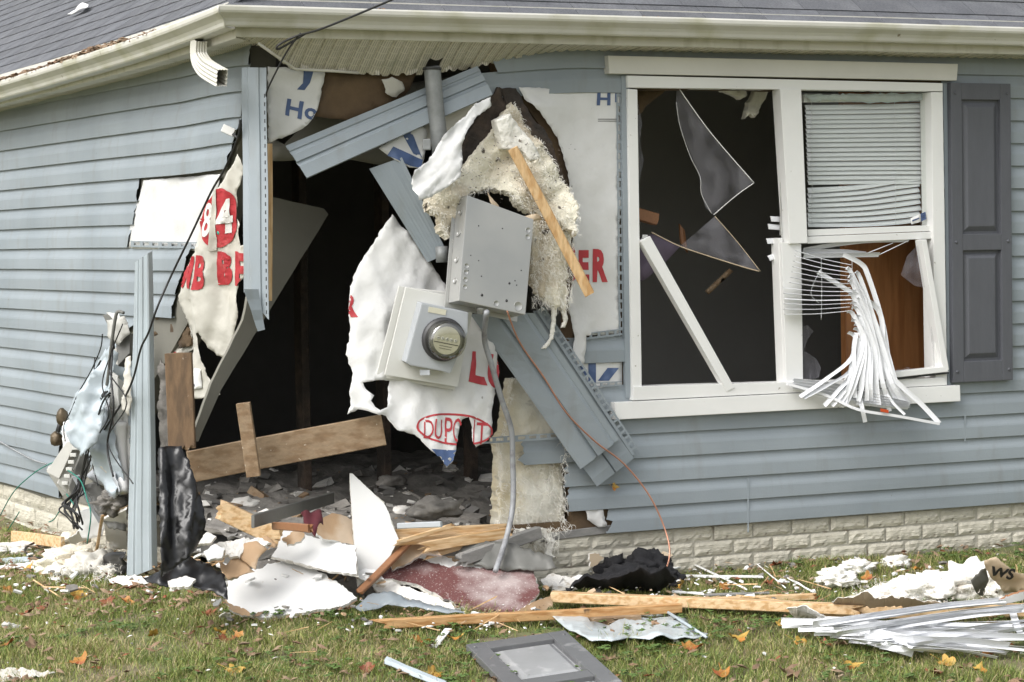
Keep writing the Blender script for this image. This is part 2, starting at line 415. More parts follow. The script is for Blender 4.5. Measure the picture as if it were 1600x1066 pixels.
M = dict(
 siding=mat('siding', (.27, .306, .334), .5, .06, 2.5, .06, 120, col2=(.235, .272, .30), c2sc=2, c2lo=.45, c2hi=.7, rnd=.05, streak=((.22, .235, .23), 3, .55, .9, (5, 5, 1.2)), speck=((.16, .15, .13), 26, .77, .82)),
 trim=mat('white_vinyl', (.77, .77, .755), .42, .05, 3, .03, 60, speck=((.35, .33, .28), 40, .74, .8)),
 header=mat('cream_trim', (.63, .62, .58), .5, .06, 3),
 gutter=mat('gutter_paint', (.56, .55, .50), .4, .08, 4, .05, 30, col2=(.44, .43, .33), c2sc=5, c2lo=.5, c2hi=.72, speck=((.2, .17, .11), 30, .73, .8)),
 soffit=mat('soffit_vinyl', (.60, .585, .53), .55, .07, 3, streak=((.42, .41, .33), 4, .52, .75, (3, 3, 1))),
 shingle=mat('shingle', (.125, .13, .143), .9, .28, 90, .5, 260, col2=(.09, .094, .105), c2sc=6, c2lo=.4, c2hi=.65, rnd=.12),
 shingle_b=mat('shingle_dark', (.105, .109, .12), .9, .3, 90, .5, 260, col2=(.14, .144, .155), c2sc=6, c2lo=.45, c2hi=.65, rnd=.12),
 deck=mat('roof_deck', (.06, .05, .045), .9),
 brick=mat('faux_brick', (.56, .53, .445), .85, .12, 8, .6, 38, stretch=(1, 1, 3), col2=(.48, .45, .37), c2sc=5, speck=((.24, .21, .17), 25, .66, .8), rnd=.08),
 mortar=mat('mortar', (.46, .435, .365), .95, .18, 12, .4, 90, speck=((.14, .1, .07), 9, .6, .75)),
 wrap=mat('house_wrap', (.67, .67, .665), .5, .05, 3, .22, 34, col2=(.58, .58, .565), c2sc=5, c2lo=.45, c2hi=.7, speck=((.3, .28, .26), 22, .77, .82)),
 wrapd=mat('soiled_wrap', (.54, .525, .475), .6, .09, 4, .25, 30, col2=(.5, .47, .41), c2sc=4, c2lo=.5, c2hi=.7, speck=((.2, .18, .16), 22, .75, .8)),
 red=mat('red_print', (.42, .035, .045), .5, .1, 20, col2=(.5, .1, .1), c2sc=14, c2lo=.55, c2hi=.75),
 blue=mat('blue_print', (.06, .10, .215), .5, .12, 20, col2=(.12, .17, .3), c2sc=14, c2lo=.55, c2hi=.75),
 white_ink=mat('white_print', (.74, .73, .71), .5, .06),
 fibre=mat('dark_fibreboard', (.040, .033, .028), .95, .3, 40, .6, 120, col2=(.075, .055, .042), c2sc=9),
 osb=mat('brown_sheathing', (.115, .075, .04), .85, .25, 9, .3, 60, col2=(.075, .05, .03), c2sc=4),
 pine=mat('fresh_pine', (.62, .43, .235), .6, .16, 10, .12, 50, stretch=(11, 11, 1.5), col2=(.46, .27, .115), c2sc=6, c2lo=.42, c2hi=.62, speck=((.09, .055, .03), 12, .73, .78)),
 pineh=mat('fresh_pine_long', (.64, .46, .27), .6, .14, 9, .12, 50, stretch=(1.6, 14, 14), col2=(.47, .28, .12), c2sc=5, c2lo=.45, c2hi=.62, speck=((.1, .06, .03), 16, .72, .78)),
 brownwood=mat('brown_timber', (.16, .10, .055), .8, .22, 9, .25, 60, stretch=(8, 8, 2), col2=(.11, .07, .04), c2sc=4, speck=((.4, .34, .27), 50, .72, .78)),
 oldwood=mat('weathered_stud', (.28, .20, .125), .75, .2, 9, .2, 60, stretch=(3, 8, 8), col2=(.21, .135, .075), c2sc=4, speck=((.5, .44, .36), 50, .7, .76)),
 stain=mat('stained_trim', (.26, .12, .055), .5, .15, 12, stretch=(5, 5, 5)),
 door=mat('wood_door', (.38, .17, .065), .45, .2, 7, .05, 40, stretch=(7, 7, .6), col2=(.30, .125, .045), c2sc=4),
 dry=mat('drywall_face', (.76, .76, .75), .8, .05, 2.5, .03, 30, speck=((.5, .46, .4), 18, .74, .8)),
 gyp=mat('gypsum_core', (.72, .70, .66), .95, .1, 20, .6, 60, speck=((.45, .4, .33), 24, .6, .7)),
 paper=mat('brown_paper', (.42, .28, .165), .8, .12, 6, .2, 40, col2=(.53, .42, .31), c2sc=5, c2lo=.5, c2hi=.65),
 greydry=mat('grey_board', (.17, .165, .14), .9, .1, 4),
 maroon=mat('maroon_painted_face', (.135, .052, .050), .6, .16, 5, .25, 60, col2=(.34, .28, .27), c2sc=5, c2lo=.50, c2hi=.68, speck=((.50, .45, .43), 130, .60, .74)),
 insul=mat('fibreglass', (.76, .72, .60), .98, .10, 14, .7, 90, col2=(.50, .42, .31), c2sc=5, c2lo=.46, c2hi=.7, speck=((.09, .075, .06), 17, .655, .71)),
 insulw=mat('white_fibreglass', (.80, .78, .72), .98, .08, 14, .8, 50, col2=(.62, .57, .5), c2sc=7, c2lo=.55, c2hi=.72, speck=((.18, .15, .12), 22, .72, .77)),
 batt=mat('batt_face', (.80, .78, .70), .98, .12, 10, .7, 40, col2=(.62, .55, .39), c2sc=3.2, c2lo=.45, c2hi=.65, streak=((.25, .24, .23), 9, .6, .78, (1, 1, 2.5))),
 steel=mat('galvanised_steel', (.46, .46, .445), .36, .08, 3, .03, 30, metal=.5, col2=(.38, .385, .38), c2sc=3, c2lo=.45, c2hi=.6),
 pipe=mat('weathered_pipe', (.23, .24, .24), .55, .28, 14, .1, 50, metal=.35),
 metergrey=mat('meter_enamel', (.37, .39, .41), .5, .07, 5),
 cream=mat('cream_board', (.60, .60, .57), .6, .05, 4),
 dial=mat('meter_dial', (.56, .54, .43), .5, .12, 30),
 dark=mat('dark_metal', (.035, .035, .037), .45, .2),
 shutter=mat('shutter_vinyl', (.092, .096, .110), .5, .10, 5, .18, 60, stretch=(6, 6, 1.2)),
 plastic=mat('black_plastic_sheet', (.011, .011, .012), .34, .3, 5, .12, 16, spec=.5),
 cloth=mat('black_cloth', (.010, .010, .012), .92, .3, 9, .5, 130, speck=((.25, .24, .23), 45, .78, .8)),
 cable=mat('cable_rubber', (.012, .012, .013), .5, .2),
 conduit=mat('grey_cable', (.30, .31, .325), .5, .15, 9, streak=((.2, .2, .21), 9, .5, .7, (3, 3, 3))),
 copper=mat('copper', (.50, .25, .17), .4, .15, metal=.6),
 green=mat('green_wire', (.02, .20, .15), .5),
 greybox=mat('grey_plastic', (.42, .415, .385), .55, .1, 8, .1, 40, speck=((.12, .11, .1), 20, .68, .76)),
 darkbox=mat('dark_grey_box', (.13, .13, .12), .5, .15, 8),
 brass=mat('dull_brass', (.10, .075, .045), .5, .3, metal=.4),
 slat=mat('blind_slat', (.74, .75, .77), .4, .04, 3),
 wrapfilm=mat('clear_film', (.50, .55, .57), .25, .15, 6, .4, 20, spec=.7),
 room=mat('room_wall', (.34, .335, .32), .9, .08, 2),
 roomd=mat('room_dark', (.17, .165, .155), .9, .2, 3),  # wall colour kept dark to stand in for the room's deep shade
 mauve=mat('mauve_paint', (.15, .12, .17), .8, .1),
 rubble=mat('rubble', (.17, .16, .145), .95, .4, 12, .7, 40, col2=(.25, .235, .215), c2sc=8, c2lo=.5, c2hi=.62),
 redcloth=mat('wine_cloth', (.07, .006, .012), .8, .2),
 kraft=mat('kraft_facing', (.50, .40, .28), .75, .1, 6, .2, 30),
 blackink=mat('black_print', (.02, .02, .02), .6, .2),
 orange=mat('orange_sticker', (.5, .07, .015), .4, .1),
 tealp=mat('teal_cap', (.03, .33, .26), .4, .1),
 soil=mat('lawn_soil', (.16, .135, .08), .95, .3, 14, .6, 60, col2=(.13, .15, .055), c2sc=4, c2lo=.4, c2hi=.6),
 leafb=mat('litter_leaf', (.20, .125, .075), .8, .5, 9, col2=(.24, .17, .11), c2sc=5),
 leafo=mat('orange_leaf', (.36, .165, .035), .6, .35, 25, col2=(.25, .07, .02), c2sc=14),
 leafy=mat('yellow_leaf', (.46, .29, .06), .6, .3, 25, col2=(.42, .17, .03), c2sc=14),
 leafr=mat('russet_leaf', (.21, .065, .025), .6, .35, 25, col2=(.12, .045, .02), c2sc=14),
 oldgrey=mat('weathered_grey_wood', (.24, .235, .225), .9, .2, 9, .3, 60, stretch=(2, 8, 8)),
 siding_l=mat('pale_lit_vinyl', (.40, .455, .49), .45, .08, 5, .05, 50),  # siding tone lightened; on the leaning trim it stands in for daylight
 pine2=mat('orange_pine', (.52, .315, .145), .6, .16, 9, .12, 50, stretch=(1.6, 14, 14), col2=(.38, .19, .065), c2sc=5, c2lo=.45, c2hi=.62, speck=((.08, .045, .02), 16, .72, .78)),
 shut2=mat('wet_sheen_shutter', (.135, .137, .142), .16, .12, 5, .1, 60, streak=((.3, .3, .3), 4, .6, .8, (3, 3, 3))),  # lighter than the hung shutter: wet sheen painted into the colour
 glass=glassmat('broken_glass', (.97, .98, .97), .035), shard=sheenglass('pale_sheen_glass'),
 shutp=mat('wet_sheen_panel', (.27, .275, .28), .14, .12, 4, .05, 40, streak=((.42, .42, .42), 4, .55, .75, (3, 3, 3))),  # paler again, reflection off the wet panels painted into the colour
 dome=glassmat('meter_dome', (.82, .82, .78), .16),
)
# ------------------------------------------------------------------ ground
def grid(name, x0, x1, y0, y1, st, fn, m, parent=None):
    nx = int((x1-x0)/st)+1; ny = int((y1-y0)/st)+1
    vs = [(x0+i*st, y0+j*st, fn(x0+i*st, y0+j*st)) for j in range(ny) for i in range(nx)]
    fs = [(j*nx+i, j*nx+i+1, (j+1)*nx+i+1, (j+1)*nx+i) for j in range(ny-1) for i in range(nx-1)]
    return mk(name, vs, fs, m, parent, True)
def farground(x, y):
    return gz(x, y)
xs = [-90, -50, -25, -14, -9]+list(np.arange(-6, 6.01, .12))+[9, 14, 25, 50, 90]
ys = [-90, -50, -25, -14]+list(np.arange(-9, 5.01, .12))+[9, 14, 25, 50, 90]
gv = [(x, y, gz(x, y)) for y in ys for x in xs]; nx = len(xs)
gf = [(j*nx+i, j*nx+i+1, (j+1)*nx+i+1, (j+1)*nx+i) for j in range(len(ys)-1) for i in range(nx-1)]
tag(mk('ground', gv, gf, M['soil'], None, True), 'lawn soil in front of the damaged house', None, None, 'structure')

house = empty('house', (0, 0, 0), 'grey blue sided house with its corner smashed open', 'house')
LAP = .1035
# foundation bricks: front wall
fd = mk('foundation', [], [], M['mortar'], house)
def slab_into(o, boxes):
    bm = bmesh.new()
    for (x0, x1, y0, y1, z0, z1) in boxes:
        r = bmesh.ops.create_cube(bm, size=1)
        for v in r['verts']: v.co = V((x0+(v.co.x+.5)*(x1-x0), y0+(v.co.y+.5)*(y1-y0), z0+(v.co.z+.5)*(z1-z0)))
    bm.to_mesh(o.data); bm.free()
slab_into(fd, [(1.02, 4.8, .018, .16, -.42, -.004), (.018, .16, 1.6, 6.6, -.42, -.004)])
def brickmesh(l, h, seed, d=.02):
    n, m_ = 10, 4; vs = []; fs = []
    for j in range(m_+1):
        for i in range(n+1):
            u, v = i/n, j/m_; e = min(u, 1-u)*l; g = min(v, 1-v)*h
            o = .007*min(1, e/.010)*min(1, g/.009)+.0045*noise.noise(V((u*l*16, v*h*60, seed)))*(e > .003 and g > .003)+.004*noise.noise(V((u*l*60, v*h*150, seed)))
            vs.append((u*l+.003*noise.noise(V((v*4, seed, 1))), -o, v*h+.0025*noise.noise(V((u*5, seed, 2)))))
    for j in range(m_):
        for i in range(n): a = j*(n+1)+i; fs.append((a, a+1, a+n+2, a+n+1))
    me = bpy.data.meshes.new('brick'); me.from_pydata(vs, [], fs); me.materials.append(M['brick']); return me
BR = [brickmesh(.192, .058, s) for s in range(7)]; BRH = [brickmesh(.092, .058, 20+s) for s in range(3)]
def addbrick(me, loc, rz, parent):
    o = bpy.data.objects.new('brick', me); COL.objects.link(o); o.location = loc; o.rotation_euler = (0, 0, rz); o.parent = parent
for row in range(5):
    x = 1.06+(.1 if row % 2 else 0)
    while x < 4.75:
        addbrick(random.choice(BR), (x, .016+random.uniform(-.003, .002), -.066-row*.0655), 0, fd); x += .2
        if abs((x-1.06) % .8) < .05: x += .004
BL = [brickmesh(.39, .086, 40+s) for s in range(4)]
for row in range(3):
    y = 6.4-(.2 if row % 2 else 0)
    while y > 1.7:
        addbrick(random.choice(BL), (.016, y, -.094-row*.094), -math.pi/2, fd); y -= .4

# ------------------------------------------------------------------ walls
rw = sheet('front_wall', [(772, 66), (1800, 82), (1800, 766), (786, 846), (784, 822), (893, 815), (890, 600), (893, 560), (896, 480), (896, 330), (862, 225), (822, 165), (790, 130)], PR(-.006), M['osb'], house, step=60, th=.11, jag=2,
           holes=[[(992, 139), (1468, 143), (1474, 600), (996, 613)]], smooth=False)
lw = sheet('side_wall', [(-330, 222), (392, 74), (386, 190), (350, 300), (326, 390), (296, 500), (262, 560), (215, 640), (165, 700), (140, 790), (-330, 674)], PL(-.006), M['greydry'], house, step=60, th=.11, jag=3, smooth=False)
PROF = [(.06, .003), (0, .0145), (.014, .0176), (.25, .0174), (.50, .0168), (.58, .0150), (.72, .0100), (.86, .0062), (.96, .0046), (1.06, .0040)]
def lap(parent, wall, z0, s0, s1, seed, wob, jag=0.0):
    """one clapboard course from s0=(low, high) to s1=(low, high) along the wall"""
    n = max(4, int(abs(s1[0]-s0[0])/.1)); vs = []; fs = []; m_ = len(PROF)
    for i in range(n+1):
        t = i/n
        for (h, o) in PROF:
            a = s0[0]*(1-h)+s0[1]*h; b = s1[0]*(1-h)+s1[1]*h
            if jag and i == 0: a += jag*nz(h*6, seed, 2.1, 3)
            s = a*(1-t)+b*t; z = z0+h*LAP; wo_, wz = wob(s, z)
            vs.append((s, -(o+wo_), z+wz) if wall == 'R' else (-(o+wo_), s, z+wz))
    for i in range(n):
        for j in range(m_-1):
            f = (i*m_+j, (i+1)*m_+j, (i+1)*m_+j+1, i*m_+j+1); fs.append(f if wall == 'R' else f[::-1])
    o = mk('siding_panel', vs, fs, M['siding'], parent, False)
    md = o.modifiers.new('thickness', 'SOLIDIFY'); md.thickness = .0014; md.offset = -1
    return o
def wobR(s, z):
    near = max(0, 1-(s-.9)/1.0)
    return .004*nz(s*1.4, z*6, 1.2, 1)+.010*near*max(0, nz(s*2, z*3, 1.4, 2)), .0012*nz(s*1.5, z*9, 1, 4)-(.035*max(0, (1.45-s)/.5)**1.5 if z > 1.8 else 0)
def wobL(s, z):
    near = max(0, 1-s/1.6)
    return .006*nz(s*1.5, z*4, 1.2, 6)+.045*near*nz(s*1.6, z*1.5, 1.1, 7)+.02*near*near, .019*nz(s*1.5, z*1.1, .9, 8)*min(1, near*2.2+.12)-.02*near*near*(z/2)
ends = {0: 948, 1: 886, 2: 880, 3: 813, 4: 925, 5: 926, 7: 884, 18: 762, 19: 775}
for k in range(20):
    z = k*LAP
    if k in ends:
        py = 835-37.7*k
        a = R(ends[k], py, .01).x; b = R(ends[k]+(4 if k < 8 else -14), py-37, .01).x
        lap(rw, 'R', z, (a, b), (4.8, 4.8) if k < 5 or k == 19 else (1.652, 1.652), k, wobR, .035)
    if 5 <= k < 19: lap(rw, 'R', z, (3.27, 3.27), (4.8, 4.8), k, wobR)
# a seam where two lengths overlap
for (px, py0, py1) in ((1507, 648, 690), (1168, 747, 832)):
    a, b = R(px, py0, .0178), R(px, py1, .0178)
    ruled('panel_lap_edge', a, a+V((.006, 0, 0)), b, b+V((.006, 0, 0)), [(0, 0), (1, .001)], M['siding'], rw, n=6, warp=0, th=.001, out=V((0, -1, 0)))
def curve_x(y):
    T = [(60, 402), (150, 392), (188, 388), (228, 374), (262, 358), (299, 336), (300, 222), (345, 213), (383, 203), (385, 310), (425, 291), (462, 277), (500, 272), (501, 205), (530, 190), (560, 170), (590, 150), (620, 128), (650, 112), (690, 98), (730, 92), (800, 100), (1000, 110)]
    for (y0, x0), (y1, x1) in zip(T, T[1:]):
        if y0 <= y <= y1: return x0+(x1-x0)*(y-y0)/max(1e-6, y1-y0)
    return 390
def send(z, lo):
    s = .3
    for _ in range(12):
        px, py = proj(V((0, s, z))); py += (-2 if lo else 2); s = LW(curve_x(py), py).y
    return s
for k in range(20):
    z = k*LAP
    a, b = send(z+.012, True), send(z+LAP*.85, False)
    if abs(a-b) > .5: a = b = max(a, b) if k != 13 else min(a, b)
    lap(lw, 'L', z, (a, b), (6.6, 6.6), 50+k, wobL, .03)
# J channels and nail hems (perforated strips)
def ladder(name, A, B, wv, n, m, parent, rail=.32, th=.0015, out=V((0, -1, 0))):
    vs = []; fs = []; d = (B-A)/n
    def quad(p, q, r, s):
        b = len(vs); vs.extend([p, q, r, s]); fs.append((b, b+1, b+2, b+3))
        vs.extend([x-out*th for x in (p, q, r, s)]); fs.append((b+7, b+6, b+5, b+4))
        for i in range(4): fs.append((b+i, b+4+i, b+4+(i+1) % 4, b+(i+1) % 4))
    quad(A, B, B+wv*rail, A+wv*rail); quad(A+wv*(1-rail*.6), B+wv*(1-rail*.6), B+wv, A+wv)
    for i in range(n): p = A+d*(i+.02); quad(p+wv*rail, p+d*.34+wv*rail, p+d*.34+wv*(1-rail*.6), p+wv*(1-rail*.6))
    o = mk(name, vs, fs, m, parent)
    return o
ladder('nail_hem', R(908, 532, .02), R(972, 524, .02), V((0, 0, .028)), 5, M['siding'], rw)
ladder('nail_hem', R(903, 607, .02), R(972, 603, .02), V((0, 0, .02)), 6, M['siding'], rw)
ladder('nail_hem', R(963, 146, .013), R(967, 526, .013), V((.022, 0, 0)), 26, M['siding'], rw)
ladder('nail_hem', LW(204, 386, .02), LW(309, 389, .02), V((0, 0, .028)), 7, M['siding'], lw, out=V((-1, 0, 0)))

# ------------------------------------------------------------------ eaves
_DT = [(-.4, .0), (.0, .03)]+[(R(x_, y_, 0).x, 2.056-R(x_, y_, 0).z) for x_, y_ in ((455, 108), (540, 113), (600, 118), (660, 117), (720, 111), (760, 103), (810, 91), (860, 83), (905, 79.5))]+[(9, 0)]
def drop(x):
    T = _DT
    for (a, p), (b, q) in zip(T, T[1:]):
        if a <= x <= b: return p+(q-p)*(x-a)/(b-a)
    return 0
def soffit(name, wall, s0, s1, dz, drp, hole=None):
    st = .0115; n = int((s1-s0)/st); nv = 8; vs = []; fs = []
    for i in range(n+1):
        s = s0+i*st
        g = (s % .1)/.1; gr = .010 if g < .12 or .50 < g < .62 else (0.004 if g < .16 or .46 < g < .66 else 0)
        for j in range(nv+1):
            v = j/nv; y = -.168+v*.168
            if j == nv and drp and s < 1.25: y += .016*nz(s*14, 2, 1)-(.02 if (s*6.3 % 1) < .2 else 0)
            z = 2.056+gr+dz(s)-(drop(s)*(v**1.15) if drp else 0)+.004*nz(s*3, v, 1, 5)
            vs.append((s, y, z) if wall == 'R' else (y, s, z))
    for i in range(n):
        for j in range(nv):
            s = s0+(i+.5)*st
            if (wall == 'R' and s < -(-.168+.16*(j/nv)) *-1-.0): pass
            x_, y_ = (s, -.168+.168*(j+.5)/nv)
            if s < y_: continue
            if hole and hole(s, j/nv): continue
            f = (i*(nv+1)+j, (i+1)*(nv+1)+j, (i+1)*(nv+1)+j+1, i*(nv+1)+j+1); fs.append(f)
    o = mk(name, vs, fs, M['perf'], house); md = o.modifiers.new('thickness', 'SOLIDIFY'); md.thickness = .0015
    return o
M['perf'] = mat('perforated_soffit', (.60, .57, .485), .55, .06, 3, streak=((.45, .44, .36), 4, .52, .75, (3, 3, 1)))
def perf(m):      # fine ventilation slots across the panel
    t = m.node_tree; b = t.nodes['Principled BSDF']; src = b.inputs['Base Color'].links[0].from_socket
    tc = t.nodes.new('ShaderNodeTexCoord'); sp = t.nodes.new('ShaderNodeSeparateXYZ'); t.links.new(tc.outputs['Object'], sp.inputs[0])
    def sn(sock, f):
        a = t.nodes.new('ShaderNodeMath'); a.operation = 'MULTIPLY'; a.inputs[1].default_value = f; t.links.new(sock, a.inputs[0])
        s = t.nodes.new('ShaderNodeMath'); s.operation = 'SINE'; t.links.new(a.outputs[0], s.inputs[0]); return s.outputs[0]
    m1 = t.nodes.new('ShaderNodeMath'); m1.operation = 'GREATER_THAN'; m1.inputs[1].default_value = .35; t.links.new(sn(sp.outputs[0], 2*math.pi/.0095), m1.inputs[0])
    m2 = t.nodes.new('ShaderNodeMath'); m2.operation = 'GREATER_THAN'; m2.inputs[1].default_value = -.92; t.links.new(sn(sp.outputs[1], 2*math.pi/.03), m2.inputs[0])
    mm = t.nodes.new('ShaderNodeMath'); mm.operation = 'MULTIPLY'; t.links.new(m1.outputs[0], mm.inputs[0]); t.links.new(m2.outputs[0], mm.inputs[1])
    ms = t.nodes.new('ShaderNodeMath'); ms.operation = 'MULTIPLY'; ms.inputs[1].default_value = .55; t.links.new(mm.outputs[0], ms.inputs[0])
    x = t.nodes.new('ShaderNodeMix'); x.data_type = 'RGBA'; x.inputs[7].default_value = (.16, .15, .12, 1)
    t.links.new(ms.outputs[0], x.inputs[0]); t.links.new(src, x.inputs[6]); t.links.new(x.outputs[2], b.inputs['Base Color'])
perf(M['perf'])
hx = R(674, 104, .03).x
soffit('soffit', 'R', -.17, 4.8, lambda s: 0, True, lambda s, v: abs(s-hx-.02*(v-.5)) < .038 and v > .62)
def dzL(y): return -.045*(1-math.exp(-max(0, y+.3)/1.0))-.018*(y+.3)
soffit('soffit', 'L', -.17, 6.8, lambda s: dzL(s)*.75, False)
# soffit receiver strip hanging loose at the corner
tube('soffit_trim', [R(404, 68, .16), R(432, 88, .1), R(461, 108, .05), R(520, 111, .03), R(560, 114, .02)], .006, M['soffit'], house, sm=False)
def extr(name, prof, wall, s1, m, dz=lambda s: 0, n=30, inner=0):
    """run a (depth, height) profile along an eave with a mitred corner"""
    vs = []; fs = []; k = len(prof)
    for i in range(n+1):
        for (d, z) in prof:
            s0 = -d; s = s0+(s1-s0)*i/n; q = z+dz(s)+.0015*nz(s*2, d*9, 1, 3)
            vs.append((s, -d, q) if wall == 'R' else (-d, s, q))
    for i in range(n):
        for j in range(k-1): f = (i*k+j, (i+1)*k+j, (i+1)*k+j+1, i*k+j+1); fs.append(f if wall == 'R' else f[::-1])
    o = mk(name, vs, fs, m, house); md = o.modifiers.new('thickness', 'SOLIDIFY'); md.thickness = .0018; md.offset = 0
    o.data.polygons.foreach_set('use_smooth', [False]*len(o.data.polygons))
    return o
FA = [(.10, 2.054), (.165, 2.0535), (.1705, 2.052), (.172, 2.06), (.172, 2.20)]
GU = [(.176, 2.175), (.176, 2.088), (.238, 2.086), (.243, 2.092), (.246, 2.104), (.254, 2.117), (.268, 2.128), (.279, 2.136), (.282, 2.144), (.282, 2.157), (.278, 2.163), (.270, 2.163), (.269, 2.155)]
extr('fascia', FA, 'R', 4.8, M['soffit']); extr('fascia', FA, 'L', 8, M['soffit'], lambda s: dzL(s)*.75)
extr('gutter', GU, 'R', 4.8, M['gutter']); extr('gutter', GU, 'L', 8, M['gutter'], lambda s: dzL(s))
# mitre strip on the gutter corner
tube('gutter_corner_strip', [V((-d, -d, z)) for d, z in GU[2:10]], .004, M['gutter'], house, sm=False)
# downspout elbow
ep = catmull([LW(311, 62, .215), LW(310, 76, .215), LW(311, 90, .215), LW(319, 104, .215), LW(331, 113, .215), LW(347, 122, .215)], 5)
pr = []
for a, b in ((-.033, -.022), (.033, -.022), (.033, .022), (-.033, .022)): pr.append((a, b))
ribbed = []
for (x0, y0), (x1, y1) in zip(pr, pr[1:]+pr[:1]):
    for i in range(8):
        t = i/8; nxn = V((y1-y0, -(x1-x0), 0)).normalized(); o = -.0035 if (i % 2 and 0 < i < 8) else 0
        ribbed.append((x0+(x1-x0)*t+nxn.x*o, y0+(y1-y0)*t+nxn.y*o))
el = sweep('downspout_elbow', ep, ribbed, M['gutter'], house, ref=V((1, 0, 0)), smooth=False, cap=False)
md = el.modifiers.new('thickness', 'SOLIDIFY'); md.thickness = .001

# ------------------------------------------------------------------ roof
rf = mk('roof', [], [], M['deck'], house)
PIT = math.radians(35); cp, sp_ = math.cos(PIT), math.sin(PIT)
def rp(wall, s, a, lift=0):   # s up the slope from the eave, a along the eave
    d = -.215+s*cp; z = 2.150+s*sp_+lift*cp; d -= lift*sp_
    return V((a, d, z)) if wall == 'R' else V((d, a, z+dzL(a)*.9))
dv = []; df = []
for wall in ('R', 'L'):
    for i in range(12):
        b = len(dv)
        for s, e in ((0, 0), (2.6, 2.6*cp)):
            a0 = -.215+e; dv += [rp(wall, s, a0+(9-a0)*i/12, -.006), rp(wall, s, a0+(9-a0)*(i+1)/12, -.006)]
        f = (b, b+1, b+3, b+2); df.append(f if wall == 'R' else f[::-1])
rf.data.from_pydata([tuple(v) for v in dv], [], df); rf.data.update()
def shinglemesh(wd, seed):
    vs = []; fs = []; n = 4
    for lay in (0, 1):
        for j, s in enumerate((0, .01, .135, .20)):
            for i in range(n+1):
                u = i/n; x = u*wd+(.003*noise.noise(V((j, seed, 1))) if i in (0, n) else 0); y = s+(.003*noise.noise(V((u*5, seed, 7))) if j == 0 else 0)
                vs.append((x, y, ((.012 if j < 2 else (.007 if j == 2 else .003)))-lay*.0085+(.0018*noise.noise(V((u*3, seed, 4))) if j == 0 else 0)))
    N = 4*(n+1)
    for j in range(3):
        for i in range(n): a = j*(n+1)+i; fs += [(a, a+1, a+n+2, a+n+1), (N+a+n+1, N+a+n+2, N+a+1, N+a)]
    for i in range(n): fs.append((i, N+i, N+i+1, i+1))
    for j in range(3): a = j*(n+1); fs.append((a, a+n+1, N+a+n+1, N+a)); a += n; fs.append((a, N+a, N+a+n+1, a+n+1))
    me = bpy.data.meshes.new('shingle'); me.from_pydata(vs, [], fs); me.materials.append(M['shingle'] if seed % 2 else M['shingle_b']); return me
SH = [shinglemesh(.30, s) for s in range(8)]
for wall, nc, far in (('L', 16, 7.6), ('R', 9, 4.7)):
    for c in range(nc):
        s = -.012+c*.128; a0 = -.215+s*cp+.02; a = a0+(c*.137) % .3-.30
        while a < far:
            if a > a0-.12:
                o = bpy.data.objects.new('shingle', random.choice(SH)); COL.objects.link(o); o.parent = rf
                p = rp(wall, s, a if wall == 'R' else a+.303, .004); t = rp(wall, s+.1, a if wall == 'R' else a+.303, .004)-p
                X = V((1, 0, 0)) if wall == 'R' else (rp('L', s, a, 0)-rp('L', s, a+.3, 0)).normalized()
                Y = t.normalized(); Z = X.cross(Y); o.matrix_world = Matrix((X, Y, Z)).transposed().to_4x4(); o.location = p
            a += .303
# lifted shingle with its pale underside showing
sheet('lifted_shingle', [(104, 21), (117, 15), (128, 3), (137, 6), (136, 11), (124, 16), (110, 21)], P3(rp('L', .60, 2.2, .03), rp('L', .60, 1.8, .03), rp('L', .85, 2.0, .07)), M['dry'], rf, step=6, th=.003, disp=wr(.01, 20, 2))
# wire lying over the shingles
tube('loose_wire', [rp('L', s, a, .012) for s, a in ((.95, .95), (.75, .93), (.5, .80), (.25, .62), (.08, .5))], .0022, M['cable'], rf)
# leaf litter in the gutters
def leafcloud(name, pts, n, size, m, parent, seed, up=.6):
    rr = random.Random(seed); vs = []; fs = []
    for i in range(n):
        p = V(rr.choice(pts)); t = rr.random(); p = p+V((rr.uniform(-.03, .03), rr.uniform(-.03, .03), rr.uniform(0, .02)))
        a = rr.uniform(0, 6.28); X = V((math.cos(a), math.sin(a), rr.uniform(-up, up))).normalized(); Y = V((-math.sin(a), math.cos(a), rr.uniform(-up, up))).normalized(); s = size*rr.uniform(.4, 1.2)
        b = len(vs); vs += [p-X*s, p-Y*s*.45, p+X*s, p+Y*s*.45, p+V((0, 0, s*.35))]
        fs += [(b, b+1, b+4), (b+1, b+2, b+4), (b+2, b+3, b+4), (b+3, b, b+4)]
    return mk(name, vs, fs, m, parent)
gl = [V((-.225-.03*random.random(), y, 2.150+dzL(y)+.008+.02*nz(y*2, 1, 1))) for y in np.arange(.55, 2.9, .02)]
tag(leafcloud('leaf_litter', gl, 1500, .022, M['leafb'], rf, 3), kind='stuff')
tag(leafcloud('leaf_litter', [V((x, -.232, 2.146)) for x in (.42, 1.6, 1.66, 1.7, 1.95, 2.6, 3.0, 3.05)], 60, .016, M['leafb'], rf, 4), kind='stuff')

